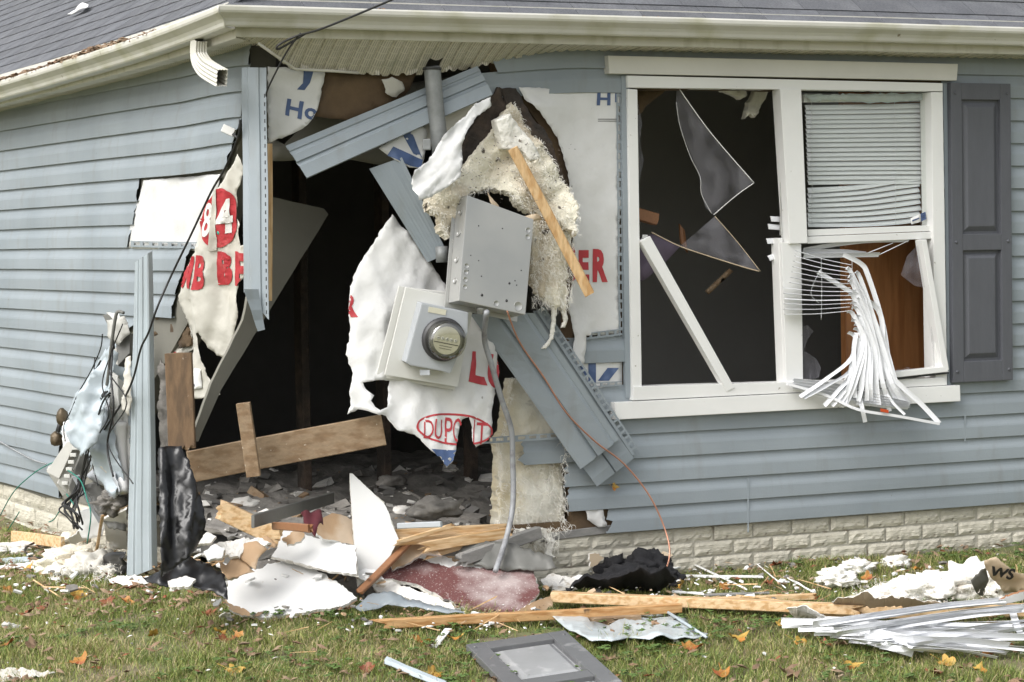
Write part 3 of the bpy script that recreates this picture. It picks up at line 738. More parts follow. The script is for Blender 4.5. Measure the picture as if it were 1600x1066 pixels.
# ------------------------------------------------------------------ room behind the hole
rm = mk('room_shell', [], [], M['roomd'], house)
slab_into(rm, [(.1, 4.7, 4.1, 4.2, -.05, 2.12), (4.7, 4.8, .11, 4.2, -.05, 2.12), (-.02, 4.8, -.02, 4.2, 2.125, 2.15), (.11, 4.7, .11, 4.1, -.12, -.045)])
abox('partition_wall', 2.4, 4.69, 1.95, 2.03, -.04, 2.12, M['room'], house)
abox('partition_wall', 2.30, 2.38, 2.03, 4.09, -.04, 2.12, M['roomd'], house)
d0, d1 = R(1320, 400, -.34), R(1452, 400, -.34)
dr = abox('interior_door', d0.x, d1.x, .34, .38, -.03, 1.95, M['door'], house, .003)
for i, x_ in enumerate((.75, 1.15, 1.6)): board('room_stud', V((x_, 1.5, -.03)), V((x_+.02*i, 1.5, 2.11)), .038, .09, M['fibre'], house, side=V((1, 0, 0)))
# timber header over the opening and inside fibreboard
sheet('sheathing_scrap', [(505, 104), (655, 104), (640, 140), (632, 150), (600, 170), (560, 190), (490, 182), (496, 150)], PR(-.03), M['osb'], house, step=20, jag=2, th=.012)
sheet('ceiling_edge', [(420, 214), (445, 226), (520, 150), (700, 120), (700, 200), (620, 262), (585, 256), (540, 248), (470, 250), (420, 252)], PR(-.22), M['greydry'], house, step=20, jag=1, th=.012)
board('corner_stud', R(414, 225, -.03), R(414, 470, -.03), .038, .07, M['pine'], house, side=V((1, 0, 0)))
board('sill_plate', V((1.02, .055, -.012)), R(955, 824, -.05), .10, .035, M['oldgrey'] if 'oldgrey' in M else M['oldwood'], house, side=V((0, 1, 0)), jag0=.05)
# ------------------------------------------------------------------ window
win = empty('window', (0, 0, 0)); win.parent = house
def bar(name, a, b, wv, d0, d1, m, parent, bev=.003):
    """straight trim on the front wall from picture point a to b, wv = picture-width handled by caller in metres (dx,dz half sizes)"""
    pa, pb = R(*a, d1), R(*b, d1); ax = (pb-pa).normalized(); sd = ax.cross(V((0, -1, 0))).normalized()
    c = (pa+pb)/2+V((0, (d1-d0)/2, 0))
    return boxobj(name, c, ax, sd, V((0, -1, 0)), (pb-pa).length/2, wv/2, (d1-d0)/2, m, parent, bev)
def quadbar(name, tl, tr, br, bl, d0, d1, m, parent, bev=.003):
    P = [R(*q, d1) for q in (tl, tr, br, bl)]; Q = [p+V((0, d1-d0, 0)) for p in P]
    bm = bmesh.new(); vs = [bm.verts.new(p) for p in P+Q]
    for f in ((3, 2, 1, 0), (4, 5, 6, 7), (0, 1, 5, 4), (1, 2, 6, 5), (2, 3, 7, 6), (3, 0, 4, 7)): bm.faces.new([vs[i] for i in f])
    bmesh.ops.recalc_face_normals(bm, faces=bm.faces[:])
    if bev: bmesh.ops.bevel(bm, geom=bm.edges[:], offset=bev, segments=2, profile=.7, affect='EDGES')
    me = bpy.data.meshes.new(name); bm.to_mesh(me); bm.free(); me.materials.append(m)
    o = bpy.data.objects.new(name, me); COL.objects.link(o); o.parent = parent; return o
quadbar('head_trim', (950, 87), (1497, 100), (1495, 126), (952, 115), .0, .050, M['header'], win)
quadbar('frame_rail', (980, 118), (1473, 130), (1473, 143), (981, 137), -.05, .036, M['trim'], win)
quadbar('frame_stile', (981, 139), (996, 140), (1003, 612), (988, 612), -.05, .0361, M['trim'], win)
quadbar('frame_stile', (1455, 144), (1473, 144), (1480, 602), (1462, 602), -.05, .0362, M['trim'], win)
quadbar('side_channel', (971, 118), (980, 118), (987, 622), (978, 622), 0, .022, M['siding'], win)
quadbar('side_channel', (1474, 130), (1480, 130), (1487, 602), (1481, 602), 0, .020, M['siding'], win)
quadbar('sill_trim', (961, 629), (1500, 602), (1501, 627), (962, 656), .0, .055, M['trim'], win)
quadbar('sill_ledge', (990, 604), (1475, 590), (1480, 602), (989, 626), -.06, .046, M['trim'], win)
quadbar('mullion', (1219, 139), (1252, 140), (1262, 380), (1234, 381), -.02, .046, M['trim'], win)
quadbar('mullion', (1221, 378), (1252, 381), (1255, 600), (1229, 606), -.04, .030, M['trim'], win)
quadbar('jamb_edge', (1216, 372), (1223, 372), (1231, 610), (1225, 610), -.05, .010, M['trim'], win)
tube('balance_rod', [R(1218, 150, .0), R(1220, 250, .0), R(1219, 368, .0)], .003, M['steel'], win)
# upper right sash
quadbar('meeting_rail', (1262, 359), (1459, 352), (1459, 361), (1263, 369), -.04, .012, M['trim'], win)
quadbar('meeting_rail', (1261, 370), (1459, 362), (1460, 373), (1262, 381), -.04, .020, M['trim'], win)
sheet('upper_glass', [(1253, 145), (1456, 146), (1458, 353), (1262, 360), (1262, 330), (1270, 300), (1262, 280), (1268, 240), (1262, 220), (1270, 180), (1258, 160)], PR(-.012), M['glass'], win, step=30, jag=1.5, th=.002, smooth=False)
# lower right sash pushed out of square
quadbar('sash_stile', (1440, 375), (1448, 374), (1483, 578), (1474, 581), .01, .062, M['trim'], win)
quadbar('sash_rail', (1330, 588), (1476, 573), (1483, 581), (1330, 598), .01, .064, M['trim'], win)
quadbar('sash_gasket', (1330, 599), (1483, 582), (1483, 584), (1330, 602), .012, .055, M['dark'], win, 0)
sheet('glass_shard', [(1438, 380), (1444, 385), (1458, 470), (1448, 450), (1430, 447), (1408, 430), (1418, 400)], PR(.03), M['shard'], win, step=12, th=.003, smooth=False)
sheet('glass_shard', [(1254, 510), (1262, 508), (1271, 518), (1262, 530), (1256, 548), (1275, 560), (1283, 575), (1280, 590), (1256, 596)], PR(-.01), M['shard'], win, step=12, jag=1, th=.003, smooth=False)
sheet('glass_shard', [(1398, 583), (1402, 576), (1410, 579), (1418, 573), (1428, 580), (1436, 580), (1400, 588)], PR(.03), M['shard'], win, step=6, jag=1, th=.003, smooth=False)
sheet('glass_shard', [(1455, 500), (1458, 470), (1462, 520), (1470, 575), (1459, 576)], PR(.03), M['shard'], win, step=9, jag=1.5, th=.003, smooth=False)
# left unit: hanging shard and dropped sash bar
def shard(ol, d, m, edge):
    g = sheet('glass_shard', ol, P3(R(1060, 140, d), R(1175, 288, d+.03), R(1105, 335, d-.02)), m, win, step=14, th=.003, smooth=False)
    return g
PS = P3(R(1060, 140, -.01), R(1175, 288, .02), R(1105, 335, -.03))
sheet('glass_shard', [(1058, 138), (1068, 150), (1110, 207), (1178, 284), (1150, 305), (1115, 336), (1103, 325), (1095, 300), (1094, 275), (1080, 243), (1062, 195), (1056, 165)], PS, M['shard'], win, step=14, th=.003, smooth=False)
for pts, r_ in (([(1062, 140), (1110, 207), (1178, 286)], .0024), ([(1178, 286), (1150, 306), (1115, 336)], .002), ([(1057, 160), (1062, 195), (1078, 243), (1094, 277), (1096, 303), (1112, 334)], .0012)):
    tube('shard_edge', [PS(*q)[0] for q in pts], r_, M['trim'], win, seg=5)
PS2 = P3(R(1117, 338, -.02), R(1187, 424, .02), R(1020, 364, -.06))
sheet('glass_shard', [(1117, 338), (1152, 378), (1188, 423), (1160, 417), (1100, 396), (1062, 385), (1085, 366)], PS2, M['shard'], win, step=14, th=.003, smooth=False)
for pts, r_ in (([(1117, 338), (1152, 378), (1188, 424)], .0018), ([(1018, 363), (1060, 384), (1100, 398), (1160, 417), (1186, 424)], .0026)):
    tube('shard_edge', [PS2(*q)[0] for q in pts], r_, M['kraft'], win, seg=5)
for ol in ([(997, 160), (1003, 190), (1000, 220), (1006, 250), (998, 290)], [(1216, 220), (1212, 235), (1216, 250), (1213, 262), (1217, 275), (1218, 220)]):
    sheet('glass_shard', ol, PR(-.02), M['shard'], win, step=8, jag=1.5, th=.003, smooth=False)
fb = quadbar('fallen_sash_bar', (1001, 377), (1016, 369), (1148, 606), (1136, 612), .012, .05, M['trim'], win)
boxobj('sash_lock', R(1008, 370, .03), RT, UP, -FW, .012, .008, .01, M['steel'], win, .002)
# things seen in the room through the left opening
sheet('insulation_tuft', [(1124, 139), (1166, 140), (1165, 152), (1156, 156), (1150, 151), (1138, 146)], PR(-.25), M['insulw'], house, step=6, jag=2.5, th=.03, disp=wr(.01, 14))
sheet('insulation_tuft', [(1180, 140), (1201, 141), (1196, 155), (1186, 172), (1179, 184), (1172, 178), (1164, 186), (1166, 172)], PR(-.25), M['insulw'], house, step=6, jag=1.5, th=.03, disp=wr(.01, 14))
sheet('mauve_board', [(1000, 372), (1020, 366), (1062, 386), (1040, 410), (1010, 436), (1000, 440)], PR(-.3), M['mauve'], house, step=20, th=.012)
board('stud_stub', R(990, 333, -.2), R(1023, 343, -.2), .05, .05, M['stain'], house, jag1=.01)
sheet('ceiling_scrap', [(996, 140), (1042, 139), (1030, 150), (1010, 165), (1004, 176), (997, 180)], PR(-.15), M['osb'], house, step=10, jag=1, th=.01)
sheet('lath_scrap', [(1062, 350), (1070, 360), (1075, 395), (1064, 380)], PR(-.5), M['stain'], house, step=12, th=.01)
sheet('lath_scrap', [(1103, 455), (1140, 420), (1146, 424), (1108, 460)], PR(-.5), M['oldwood'], house, step=12, th=.01)

# shutter: frame, rails and raised panels
def shutter(root, o, X, Z, N, W, H, m, mid=None, m2=None):
    """o = lower left corner; X, Z axes; N outward"""
    def bx(n, x0, x1, z0, z1, d0, d1, bev=.004): return boxobj(n, o+X*((x0+x1)/2)+Z*((z0+z1)/2)+N*((d0+d1)/2), X, Z, N, (x1-x0)/2, (z1-z0)/2, (d1-d0)/2, m, root, bev)
    sw = .050*W/.28
    bx('stile', 0, sw, 0, H, 0, .028); bx('stile', W-sw, W, 0, H, 0, .0281)
    rails = [(0, .095*H/1.36), mid or (.60*H/1.36, .675*H/1.36), (H-.075, H)]
    for z0, z1 in rails: bx('rail', sw, W-sw, z0, z1, 0, .0275)
    bx('back_panel', sw, W-sw, rails[0][1], rails[2][0], 0, .010, 0)
    for (a, b) in ((rails[0][1], rails[1][0]), (rails[1][1], rails[2][0])):
        vs = []; 
        for ins, d in ((.006, .010), (.012, .0105), (.034, .023), (.038, .0235)):
            for (x, z) in ((sw+ins, a+ins), (W-sw-ins, a+ins), (W-sw-ins, b-ins), (sw+ins, b-ins)): vs.append(o+X*x+Z*z+N*d)
        fs = [(k*4+i, k*4+(i+1) % 4, k*4+4+(i+1) % 4, k*4+4+i) for k in range(3) for i in range(4)]+[(12, 13, 14, 15)]
        mk('raised_panel', vs, fs, m2 or m, root)
    for (x, z) in ((.022, .05), (W-.022, .05), (.022, H*.47), (W-.022, H*.47), (.022, H-.045), (W-.022, H-.045)):
        lathe('screw_head', o+X*x+Z*z+N*.027, N, [(.0075, 0), (.0075, .003), (.005, .005)], m, root, 10)
sh = empty('shutter'); sh.parent = house
s0 = R(1484, 598, .02); s1 = R(1577, 594, .02)
shutter(sh, s0, V((1, 0, 0)), V((0, 0, 1)), V((0, -1, 0)), s1.x-s0.x, R(1478, 130, .02).z-s0.z, M['shutter'])

# corner post hanging from the eave
cpost = ruled('corner_post', LW(378, 106, .075), R(417, 106, .075), LW(381, 455, .10), R(421, 500, .085), [(0, 0), (.02, .004), (.25, .004), (.35, .014), (.38, .014), (.72, .010), (.74, .004), (1, .004)], M['siding'], house, n=14, warp=.008, seed=3, th=.002)
for i, py in enumerate(np.arange(150, 500, 13)):
    pp = R(413+(py-100)*.009, py, .098); boxobj('nail_slot', pp, RT, UP, -FW, .0022, .0075, .001, M['dark'], house, 0)
ruled('corner_post_flange', R(378+3, 452, .09), R(404, 452, .085), R(403, 518, .085), R(414, 515, .085), [(0, 0), (1, 0)], M['siding'], house, n=4, seed=4)

# ------------------------------------------------------------------ blinds
ub = empty('window_blind', R(1350, 150, -.07), 'white slatted blind still hanging behind the upper right pane', 'blind')
def sl_ribbon(parent, pts, tilt, m=None, width=.025, name='slat'):
    """pts: (px, py, d); tilt: per point angle of the slat's width from straight out of the wall towards up"""
    P = [R(a, b, d) for a, b, d in pts]; W = [V((0, -math.cos(t), -math.sin(t))) for t in tilt]
    return ribbon(name, P, W, width, m or M['slat'], parent)
quad = [(1256, 150), (1452, 148)]
abx = quadbar('head_rail', (1256, 148), (1454, 148), (1454, 158), (1256, 160), -.09, -.055, M['slat'], ub); abx.matrix_parent_inverse = Matrix.Translation(-ub.location)
for i in range(17):
    y = 166+i*7.3; j = random.uniform(-.6, .6); right = 1447-(3 if i > 8 else 0)-random.random()*3
    sl_ribbon(ub, [(1258+i*.25, y+2+j, -.07), (1350, y+1+j, -.07), (right, y-1+j+i*.12, -.07)], [1.05]*3)
for i in range(8):
    y0 = 298+i*7.6; sk = max(0, 12-i*1.6); j = random.uniform(-1, 1)
    sl_ribbon(ub, [(1262, y0+j, -.07), (1340, y0-sk*.45, -.065), (1400, y0-sk-3, -.07), (1440-random.random()*5, y0-sk-8+j, -.07)], [.8+.5*random.random(), 1.0, 1.1, 1.1])
for x in (1268, 1398): tube('cord', [R(x, 158, -.055), R(x+1, 250, -.052), R(x+1, 350, -.05)], .0009, M['slat'], ub, seg=4)
for (x0, y, x1, dy) in ((1204, 342, 1224, 1), (1200, 354, 1224, 2), (1198, 377, 1217, -1), (1201, 404, 1216, -6)):
    sl_ribbon(ub, [(x0, y, -.03), ((x0+x1)/2, y+dy/2, -.035), (x1+12, y+dy*1.5, -.05)], [1.2]*3)
sheet('film_scrap', [(1258, 146), (1300, 147), (1420, 146), (1452, 150), (1450, 158), (1400, 160), (1360, 162), (1330, 158), (1290, 156), (1268, 160)], PR(-.035), M['wrapfilm'], ub, step=9, jag=2.5, disp=wr(.012, 16), th=.0008)
st_ = sheet('sticker', [(1423, 341), (1446, 331), (1447, 344), (1424, 351)], PR(-.005), M['dry'], win, step=8, th=.0004)
printpoly([(1438, 334), (1446, 331), (1447, 343), (1439, 346)], PR(-.004), None, M['blue'], st_)
lettering('AD', [(1439, 335.5), (1446, 333), (1446.5, 340), (1440, 342.5)], PR(-.0035), None, M['white_ink'], st_, off=.001)
printpoly([(1425, 344), (1436, 340), (1436, 342), (1425, 346.5)], PR(-.004), None, M['blue'], st_)

lb = empty('broken_blind', R(1340, 520, .05), 'mangled white blind spilling out over the window sill', 'blind')
rr = random.Random(5)
for i in range(13):
    y0 = 392+i*8.3; y1 = 414+i*6.0; x0 = 1244-i*1.6 if i < 7 else 1224+(i-7)*.3
    xe, ye = 1328+2*math.sin(i), y1
    fx = 1300+i*8+rr.uniform(-6, 6)
    e = [(xe, ye, .075)]
    sl_ribbon(lb, [(x0, y0, .055), ((x0+xe)/2, (y0+ye)/2+2, .066), (xe, ye, .075)], [rr.uniform(-.12, .16)]*3)
# the long swept bundle, slats turned on edge and hanging
B0 = [(1334+rr.uniform(-3, 12), 424+i*6.5) for i in range(16)]
for i in range(16):
    x0, y0 = B0[i]; t = i/15
    xe, ye = 1424-t*112+rr.uniform(-7, 7), 640+rr.uniform(-12, 10)-6*t
    xm, ym = 1366+(1-t)*14-t*22, 540+rr.uniform(-10, 10)
    pts = [(x0-10, y0-2, .078), (x0, y0+4, .085), (xm, ym, .10+.01*rr.random()), ((xm+xe)/2, 600, .12+.02*rr.random()), (xe, ye, .11+.02*rr.random())]
    P = [R(*q) for q in pts]; W = [V((0, -.8, .6)), V((.5, -.8, .3)), V((.95, -.35+rr.uniform(-.2, .2), .1)), V((.97, -.25, .1)), V((.95, -.2, .1))]
    ribbon('slat', P, W, .021, M['slat'], lb)
for pts in ([(1318, 398, .06), (1345, 412, .075), (1356, 430, .08), (1378, 500, .09), (1388, 560, .10)],
            [(1278, 425, .06), (1322, 452, .08), (1372, 484, .09), (1380, 540, .10), (1384, 578, .10)]):
    P = [R(*q) for q in pts]; ribbon('slat', P, [V((.3, -.6, .8)), V((.5, -.6, .6)), V((.8, -.5, .3)), V((.9, -.4, 0)), V((.9, -.4, 0))], .022, M['slat'], lb)
for i, (x0, y0, x1, y1) in enumerate(((1330, 560, 1250, 620), (1332, 575, 1256, 622), (1332, 580, 1288, 634), (1336, 585, 1300, 634), (1332, 560, 1320, 630), (1334, 545, 1336, 622), (1340, 600, 1352, 660))):
    P = [R(1338, 520, .09), R(x0, y0, .105), R((x0+x1)/2, (y0+y1)/2+3, .125), R(x1, y1, .125)]
    ribbon('slat', P, [V((.9, -.4, .1))]*4, .019, M['slat'], lb)
for pts in ([(1255, 391, -.02), (1300, 383, -.01), (1360, 376, 0), (1420, 375, .01)], [(1256, 394, -.02), (1310, 393, .0), (1352, 397, .01)], [(1256, 400, .0), (1310, 399, .01), (1374, 398, .02)]):
    P = [R(*q) for q in pts]; ribbon('slat', P, [V((0, -.6, .8))]*len(P), .025, M['slat'], lb)
for a, b in (((1352, 397, .01), (1395, 380, .01)), ((1374, 398, .02), (1420, 376, .01))): tube('cord', [R(*a), R(*b)], .002, M['slat'], lb, seg=5)
# bottom rail, sagging out over the sill
br = catmull([R(1230, 600, .075), R(1290, 618, .11), R(1340, 640, .15), R(1400, 650, .17), R(1466, 662, .18)], 5)
sweep('bottom_rail', br, [(-.012, -.006), (.012, -.006), (.012, .006), (-.012, .006)], M['slat'], lb, smooth=False)
P = [R(1388, 585, .12), R(1410, 605, .14), R(1440, 632, .16), R(1468, 662, .18)]; ribbon('slat', P, [V((.6, -.3, .7))]*4, .022, M['slat'], lb)
P = [R(1382, 610, .12), R(1396, 630, .14), R(1414, 648, .16)]; ribbon('slat', P, [V((.6, -.5, .5))]*3, .012, M['slat'], lb)
for k in range(5):
    P = [R(1240, 593+k*4, .075), R(1300, 600+k*5, .10), R(1370, 618+k*4, .12), R(1420, 630+k*2, .13)]; ribbon('slat', P, [V((0, -.9, .45))]*4, .025, M['slat'], lb)
sk = boxobj('warning_tag', R(1382, 642, .185), (R(1400, 646, .18)-R(1360, 638, .18)).normalized(), UP, -FW, .022, .007, .003, M['orange'], lb, .001)
for x in (1283, 1331): tube('cord', [R(x, 404, .085), R(x+1, 450, .086), R(x, 500, .085)], .0008, M['slat'], lb, seg=4)
tube('cord', [R(1283, 420, .09), R(1270, 446, .09), R(1268, 462, .09), R(1280, 474, .088)], .0009, M['slat'], lb, seg=4)
# ------------------------------------------------------------------ house wrap
# front wall, right of the hole
ol = [(806, 137), (968, 142), (969, 522), (912, 524), (911, 545), (906, 570), (893, 573), (888, 560), (893, 525), (886, 472), (894, 440), (893, 330), (886, 270), (868, 215), (840, 180), (815, 155)]
def dW(px, py): return .003+wrc(.004, 90, 7, 1.2, .7)(px, py)+.03*max(0, (905-px)/60)**1.3*(1 if py > 160 else .4)+wr(.006, 70, 1)(px, py)+wr(.0025, 22, 2, 1.6, .6)(px, py)+(.03*max(0, (py-470)/100)*(px < 920))
w1 = sheet('house_wrap', ol, PR(.006), M['wrap'], house, step=9, jag=1.5, th=.0007, disp=dW)
lettering('H', [(932, 144), (953, 145), (953, 165), (931, 165)], PR(.006), dW, M['blue'], w1, ol, .03)
printpoly([(960, 146), (963, 146), (963, 160), (960, 160)], PR(.006), dW, M['blue'], w1, ol)
lettering('E', [(903, 391), (919, 391), (920, 441), (904, 441)], PR(.006), dW, M['red'], w1, ol, .05)
lettering('R', [(925, 389), (949, 390), (949, 441), (925, 441)], PR(.006), dW, M['red'], w1, ol, .05)
lettering('B', [(884, 372), (900, 388), (900, 440), (884, 440)], PR(.006), dW, M['red'], w1, ol, .05)
for y in (186, 189): printpoly([(933, y), (963, y), (963, y+1), (933, y+1)], PR(.006), dW, M['blackink'], w1, ol)
# strip with blue letters between the courses beside the window
ol = [(902, 566), (972, 562), (972, 606), (905, 608)]
w2 = sheet('house_wrap', ol, PR(.004), M['wrap'], house, step=10, th=.0007)
printpoly([(934, 595), (949, 575), (967, 575), (951, 595)], PR(.004), None, M['blue'], w2, ol)
printpoly([(919, 568), (931, 567), (931, 598), (919, 598)], PR(.004), None, M['blue'], w2, ol)
printpoly(ellipse(905, 584, 13, 12), PR(.004), None, M['blue'], w2, ol)
# big torn sheet hanging below the meter
ol = [(612, 335), (600, 352), (580, 385), (563, 418), (552, 446), (549, 480), (553, 515), (548, 552), (558, 582), (553, 610), (557, 632), (552, 646), (566, 638), (578, 642), (592, 649), (604, 650), (622, 672), (648, 679), (668, 700), (688, 716), (697, 731), (706, 722), (712, 697), (718, 672), (722, 656), (731, 652), (737, 668), (738, 690), (743, 699), (758, 691), (770, 678), (767, 645), (772, 610), (781, 582), (776, 552), (752, 505), (715, 470), (690, 430), (660, 395), (636, 360)]
hl = [[(570, 597), (588, 594), (611, 594), (609, 618), (606, 636), (594, 641), (586, 636), (580, 626), (585, 618), (578, 612)]]
MP = P3(R(612, 335, .02), R(760, 560, .10), R(700, 730, .16))
def dB(px, py): return wrc(.030, 95, 11, 1.3, .6)(px, py)+wr(.010, 75, 12)(px, py)+wrc(.007, 34, 14, 1, .7)(px, py)-.05*max(0, (600-px)/60)
w3 = sheet('house_wrap', ol, MP, M['wrap'], house, step=8, jag=1.8, th=.0007, disp=dB, holes=hl)
lettering('L', [(738, 549), (750, 550), (760, 603), (729, 597)], MP, dB, M['red'], w3, ol, .06)
lettering('U', [(764, 553), (784, 556), (781, 608), (761, 605)], MP, dB, M['red'], w3, ol, .06)
lettering('R', [(538, 457), (563, 459), (562, 495), (536, 494)], MP, dB, M['red'], w3, ol, .05)
ring2d(710, 671, 61, 25, 3.2, .09, MP, dB, M['red'], w3, ol, hl)
for ch, q in (('D', (661, 656, 676, 686)), ('U', (677, 655, 691, 687)), ('P', (695, 652, 708, 692)), ('O', (708, 653, 722, 692)), ('N', (727, 655, 741, 693)), ('T', (743, 660, 761, 697))):
    lettering(ch, [(q[0]+2, q[1]), (q[2]+1, q[1]+1), (q[2]-1, q[3]), (q[0]-1, q[3]-1)], MP, dB, M['red'], w3, ol, .0, holes=hl)
printpoly([(672, 702), (712, 704), (712, 745), (672, 745)], MP, dB, M['blue'], w3, ol)
# scrap with the blue letter under the fallen course
ol = [(592, 232), (612, 219), (640, 205), (656, 190), (668, 205), (664, 240), (660, 263), (640, 262), (616, 250)]
w4 = sheet('house_wrap', ol, PR(.05), M['wrap'], house, step=8, jag=1, th=.0007, disp=wr(.012, 40, 21))
d4 = wr(.012, 40, 21)
printpoly([(605, 243), (614, 229), (661, 250), (658, 263), (640, 259)], PR(.05), d4, M['blue'], w4, ol)
printpoly([(630, 212), (642, 204), (660, 246), (646, 240)], PR(.05), d4, M['blue'], w4, ol)
ol = [(640, 165), (690, 150), (745, 160), (730, 190), (700, 205), (672, 230), (655, 200)]
d5 = wr(.012, 40, 23)
w5 = sheet('house_wrap', ol, PR(.035), M['wrapd'], house, step=9, jag=2, th=.0007, disp=d5)
printpoly([(655, 172), (668, 168), (668, 188), (655, 192)], PR(.035), d5, M['blue'], w5, ol)
# top left scrap
ol = [(418, 104), (470, 108), (507, 112), (502, 150), (496, 172), (480, 195), (455, 210), (419, 223)]
d6 = wr(.010, 45, 25)
w6 = sheet('house_wrap', ol, PR(-.012), M['wrap'], house, step=8, jag=1.8, th=.0007, disp=d6)
lettering('H', [(449, 154), (475, 159), (470, 187), (445, 180)], PR(-.012), d6, M['blue'], w6, ol, .03)
lettering('o', [(477, 167), (497, 171), (493, 189), (474, 185)], PR(-.012), d6, M['blue'], w6, ol, .03)
printpoly([(474, 110), (489, 111), (484, 130), (476, 141), (464, 140), (473, 130)], PR(-.012), d6, M['blue'], w6, ol)
sheet('house_wrap', [(597, 124), (612, 120), (628, 128), (632, 142), (620, 152), (606, 148)], PR(.0), M['wrapd'], house, step=7, jag=2, th=.0007, disp=wr(.012, 20, 27))
# side wall: flat patch and the hanging torn sheet with the round mark
PLF = PL(.008)
sheet('house_wrap', [(224, 282), (346, 272), (330, 330), (312, 392), (195, 388)], PLF, M['wrap'], house, step=12, jag=1, th=.0007, disp=wr(.006, 40, 31))
ol = [(372, 240), (378, 250), (383, 264), (378, 288), (370, 300), (372, 340), (379, 350), (374, 368), (381, 383), (393, 379), (413, 396), (408, 424), (394, 423), (384, 434), (374, 442), (369, 460), (372, 488), (366, 520), (362, 548), (368, 560), (346, 558), (336, 556), (325, 540), (316, 518), (309, 521), (318, 560), (327, 590), (340, 618), (318, 622), (301, 622), (284, 592), (298, 572), (300, 540), (291, 510), (277, 470), (285, 430), (303, 392), (310, 365), (322, 318), (338, 296), (362, 262)]
hl = [[(386, 444), (394, 438), (398, 446), (396, 480), (386, 480)]]
ML = P3(LW(372, 240, .03), LW(300, 480, .06), V(LW(330, 600, .10))+V((.22, -.05, 0)))
def dL(px, py): return wrc(.018, 60, 36, 2.2, .4)(px, py)+wr(.012, 70, 33, 2.2, .5)(px, py)+.022*math.sin((px-300)/11.)*min(1, max(0, (py-300)/120))*.5+wr(.004, 20, 35)(px, py)
w7 = sheet('house_wrap', ol, ML, M['wrapd'], house, step=5, jag=1.6, th=.0007, disp=dL)
printpoly(ellipse(343, 341, 29, 47, .10), ML, dL, M['red'], w7, ol, .004)
lettering('4', [(338, 314), (363, 309), (363, 364), (338, 366)], ML, dL, M['white_ink'], w7, ol, .03, .0065)
lettering('8', [(322, 318), (334, 315), (330, 368), (317, 371)], ML, dL, M['white_ink'], w7, ol, .02, .0065)
printpoly([(334, 290), (340, 290), (336, 392), (328, 392)], ML, dL, M['wrapd'], w7, ol, .007)
lettering('M', [(288, 404), (303, 400), (300, 450), (278, 452)], ML, dL, M['red'], w7, ol, .04, .004)
lettering('B', [(306, 399), (324, 398), (324, 452), (303, 452)], ML, dL, M['red'], w7, ol, .05, .004)
lettering('B', [(336, 394), (361, 393), (362, 447), (336, 447)], ML, dL, M['red'], w7, ol, .05, .004)
lettering('E', [(366, 393), (398, 395), (393, 447), (366, 447)], ML, dL, M['red'], w7, ol, .05, .004)
sheet('wrap_tab', [(280, 590), (290, 580), (299, 574), (317, 576), (319, 606), (303, 608), (294, 598), (286, 590), (279, 597)], ML, M['dry'], house, step=6, th=.0007, disp=lambda x, y: dL(x, y)+.006)
printpoly([(297, 606), (304, 595), (309, 597), (309, 607)], ML, lambda x, y: dL(x, y)+.006, M['blue'], house, off=.002)
lathe('cap_nail', ML(341, 364)[0]+ML(341, 364)[1]*(dL(341, 364)+.002), ML(341, 364)[1], [(.0085, 0), (.008, .003), (.004, .0045)], M['tealp'], house, 12)
# scrap with red letters behind the leaning post
ol = [(236, 500), (262, 498), (300, 512), (302, 545), (270, 562), (238, 556)]
w8 = sheet('house_wrap', ol, PL(-.02), M['wrapd'], house, step=8, jag=2, th=.0007, disp=wr(.012, 25, 37))
lettering('ON', [(243, 519), (275, 520), (272, 546), (242, 545)], PL(-.02), wr(.012, 25, 37), M['red'], w8, ol, 0)
printpoly([(238, 548), (276, 550), (276, 552), (238, 550)], PL(-.02), wr(.012, 25, 37), M['red'], w8, ol)
sheet('fibreboard_scrap', [(238, 492), (255, 492), (262, 503), (275, 497), (292, 505), (296, 540), (280, 545), (272, 528), (250, 522), (240, 528)], PL(-.01), M['osb'], house, step=7, jag=3, th=.012, disp=wr(.01, 12, 5))

# flap of wrap, dark fibreboard and insulation burst over the panel box
sheet('house_wrap', [(766, 152), (741, 163), (730, 180), (700, 204), (672, 250), (648, 266), (645, 286), (656, 312), (676, 307), (700, 292), (718, 276), (722, 245), (724, 215), (745, 182), (768, 165)], P3(R(766, 152, .15), R(650, 280, .27), R(720, 270, .25)), M['wrap'], house, step=5, jag=1.5, th=.0008, disp=lambda x, y: wrc(.024, 46, 41)(x+y*.7, y*.4)+wrc(.010, 20, 42)(x+y*.6, y*.4))
sheet('torn_sheathing', [(778, 136), (762, 160), (748, 185), (726, 214), (718, 262), (735, 250), (752, 228), (775, 205), (800, 180), (792, 150)], PR(.03), M['fibre'], house, step=8, jag=3, th=.014, disp=wr(.02, 25, 43))
sheet('torn_sheathing', [(780, 136), (807, 138), (822, 166), (834, 188), (853, 205), (866, 232), (882, 280), (892, 330), (884, 340), (868, 300), (850, 262), (828, 225), (806, 190), (790, 160)], P3(R(790, 137, .03), R(890, 330, .08), R(840, 240, .055)), M['fibre'], house, step=8, jag=2.5, th=.016, disp=wr(.012, 25, 44))
ins = empty('insulation_clump', R(780, 250, .05), 'dirty cream insulation bursting out above the steel box', 'insulation')
ol = [(775, 196), (790, 165), (800, 172), (816, 196), (840, 235), (862, 270), (880, 298), (893, 330), (893, 372), (868, 350), (840, 336), (812, 322), (792, 304), (770, 292), (745, 300), (724, 306), (716, 338), (702, 372), (688, 356), (682, 336), (666, 330), (668, 306), (700, 290), (720, 266), (740, 240), (760, 215)]
def dI(x, y): return .03+wr(.055, 62, 51)(x, y)+wrc(.009, 34, 52)(x, y)+wr(.002, 6, 53)(x, y)
PI_ = P3(R(790, 165, .04), R(700, 350, .16), R(890, 350, .15))
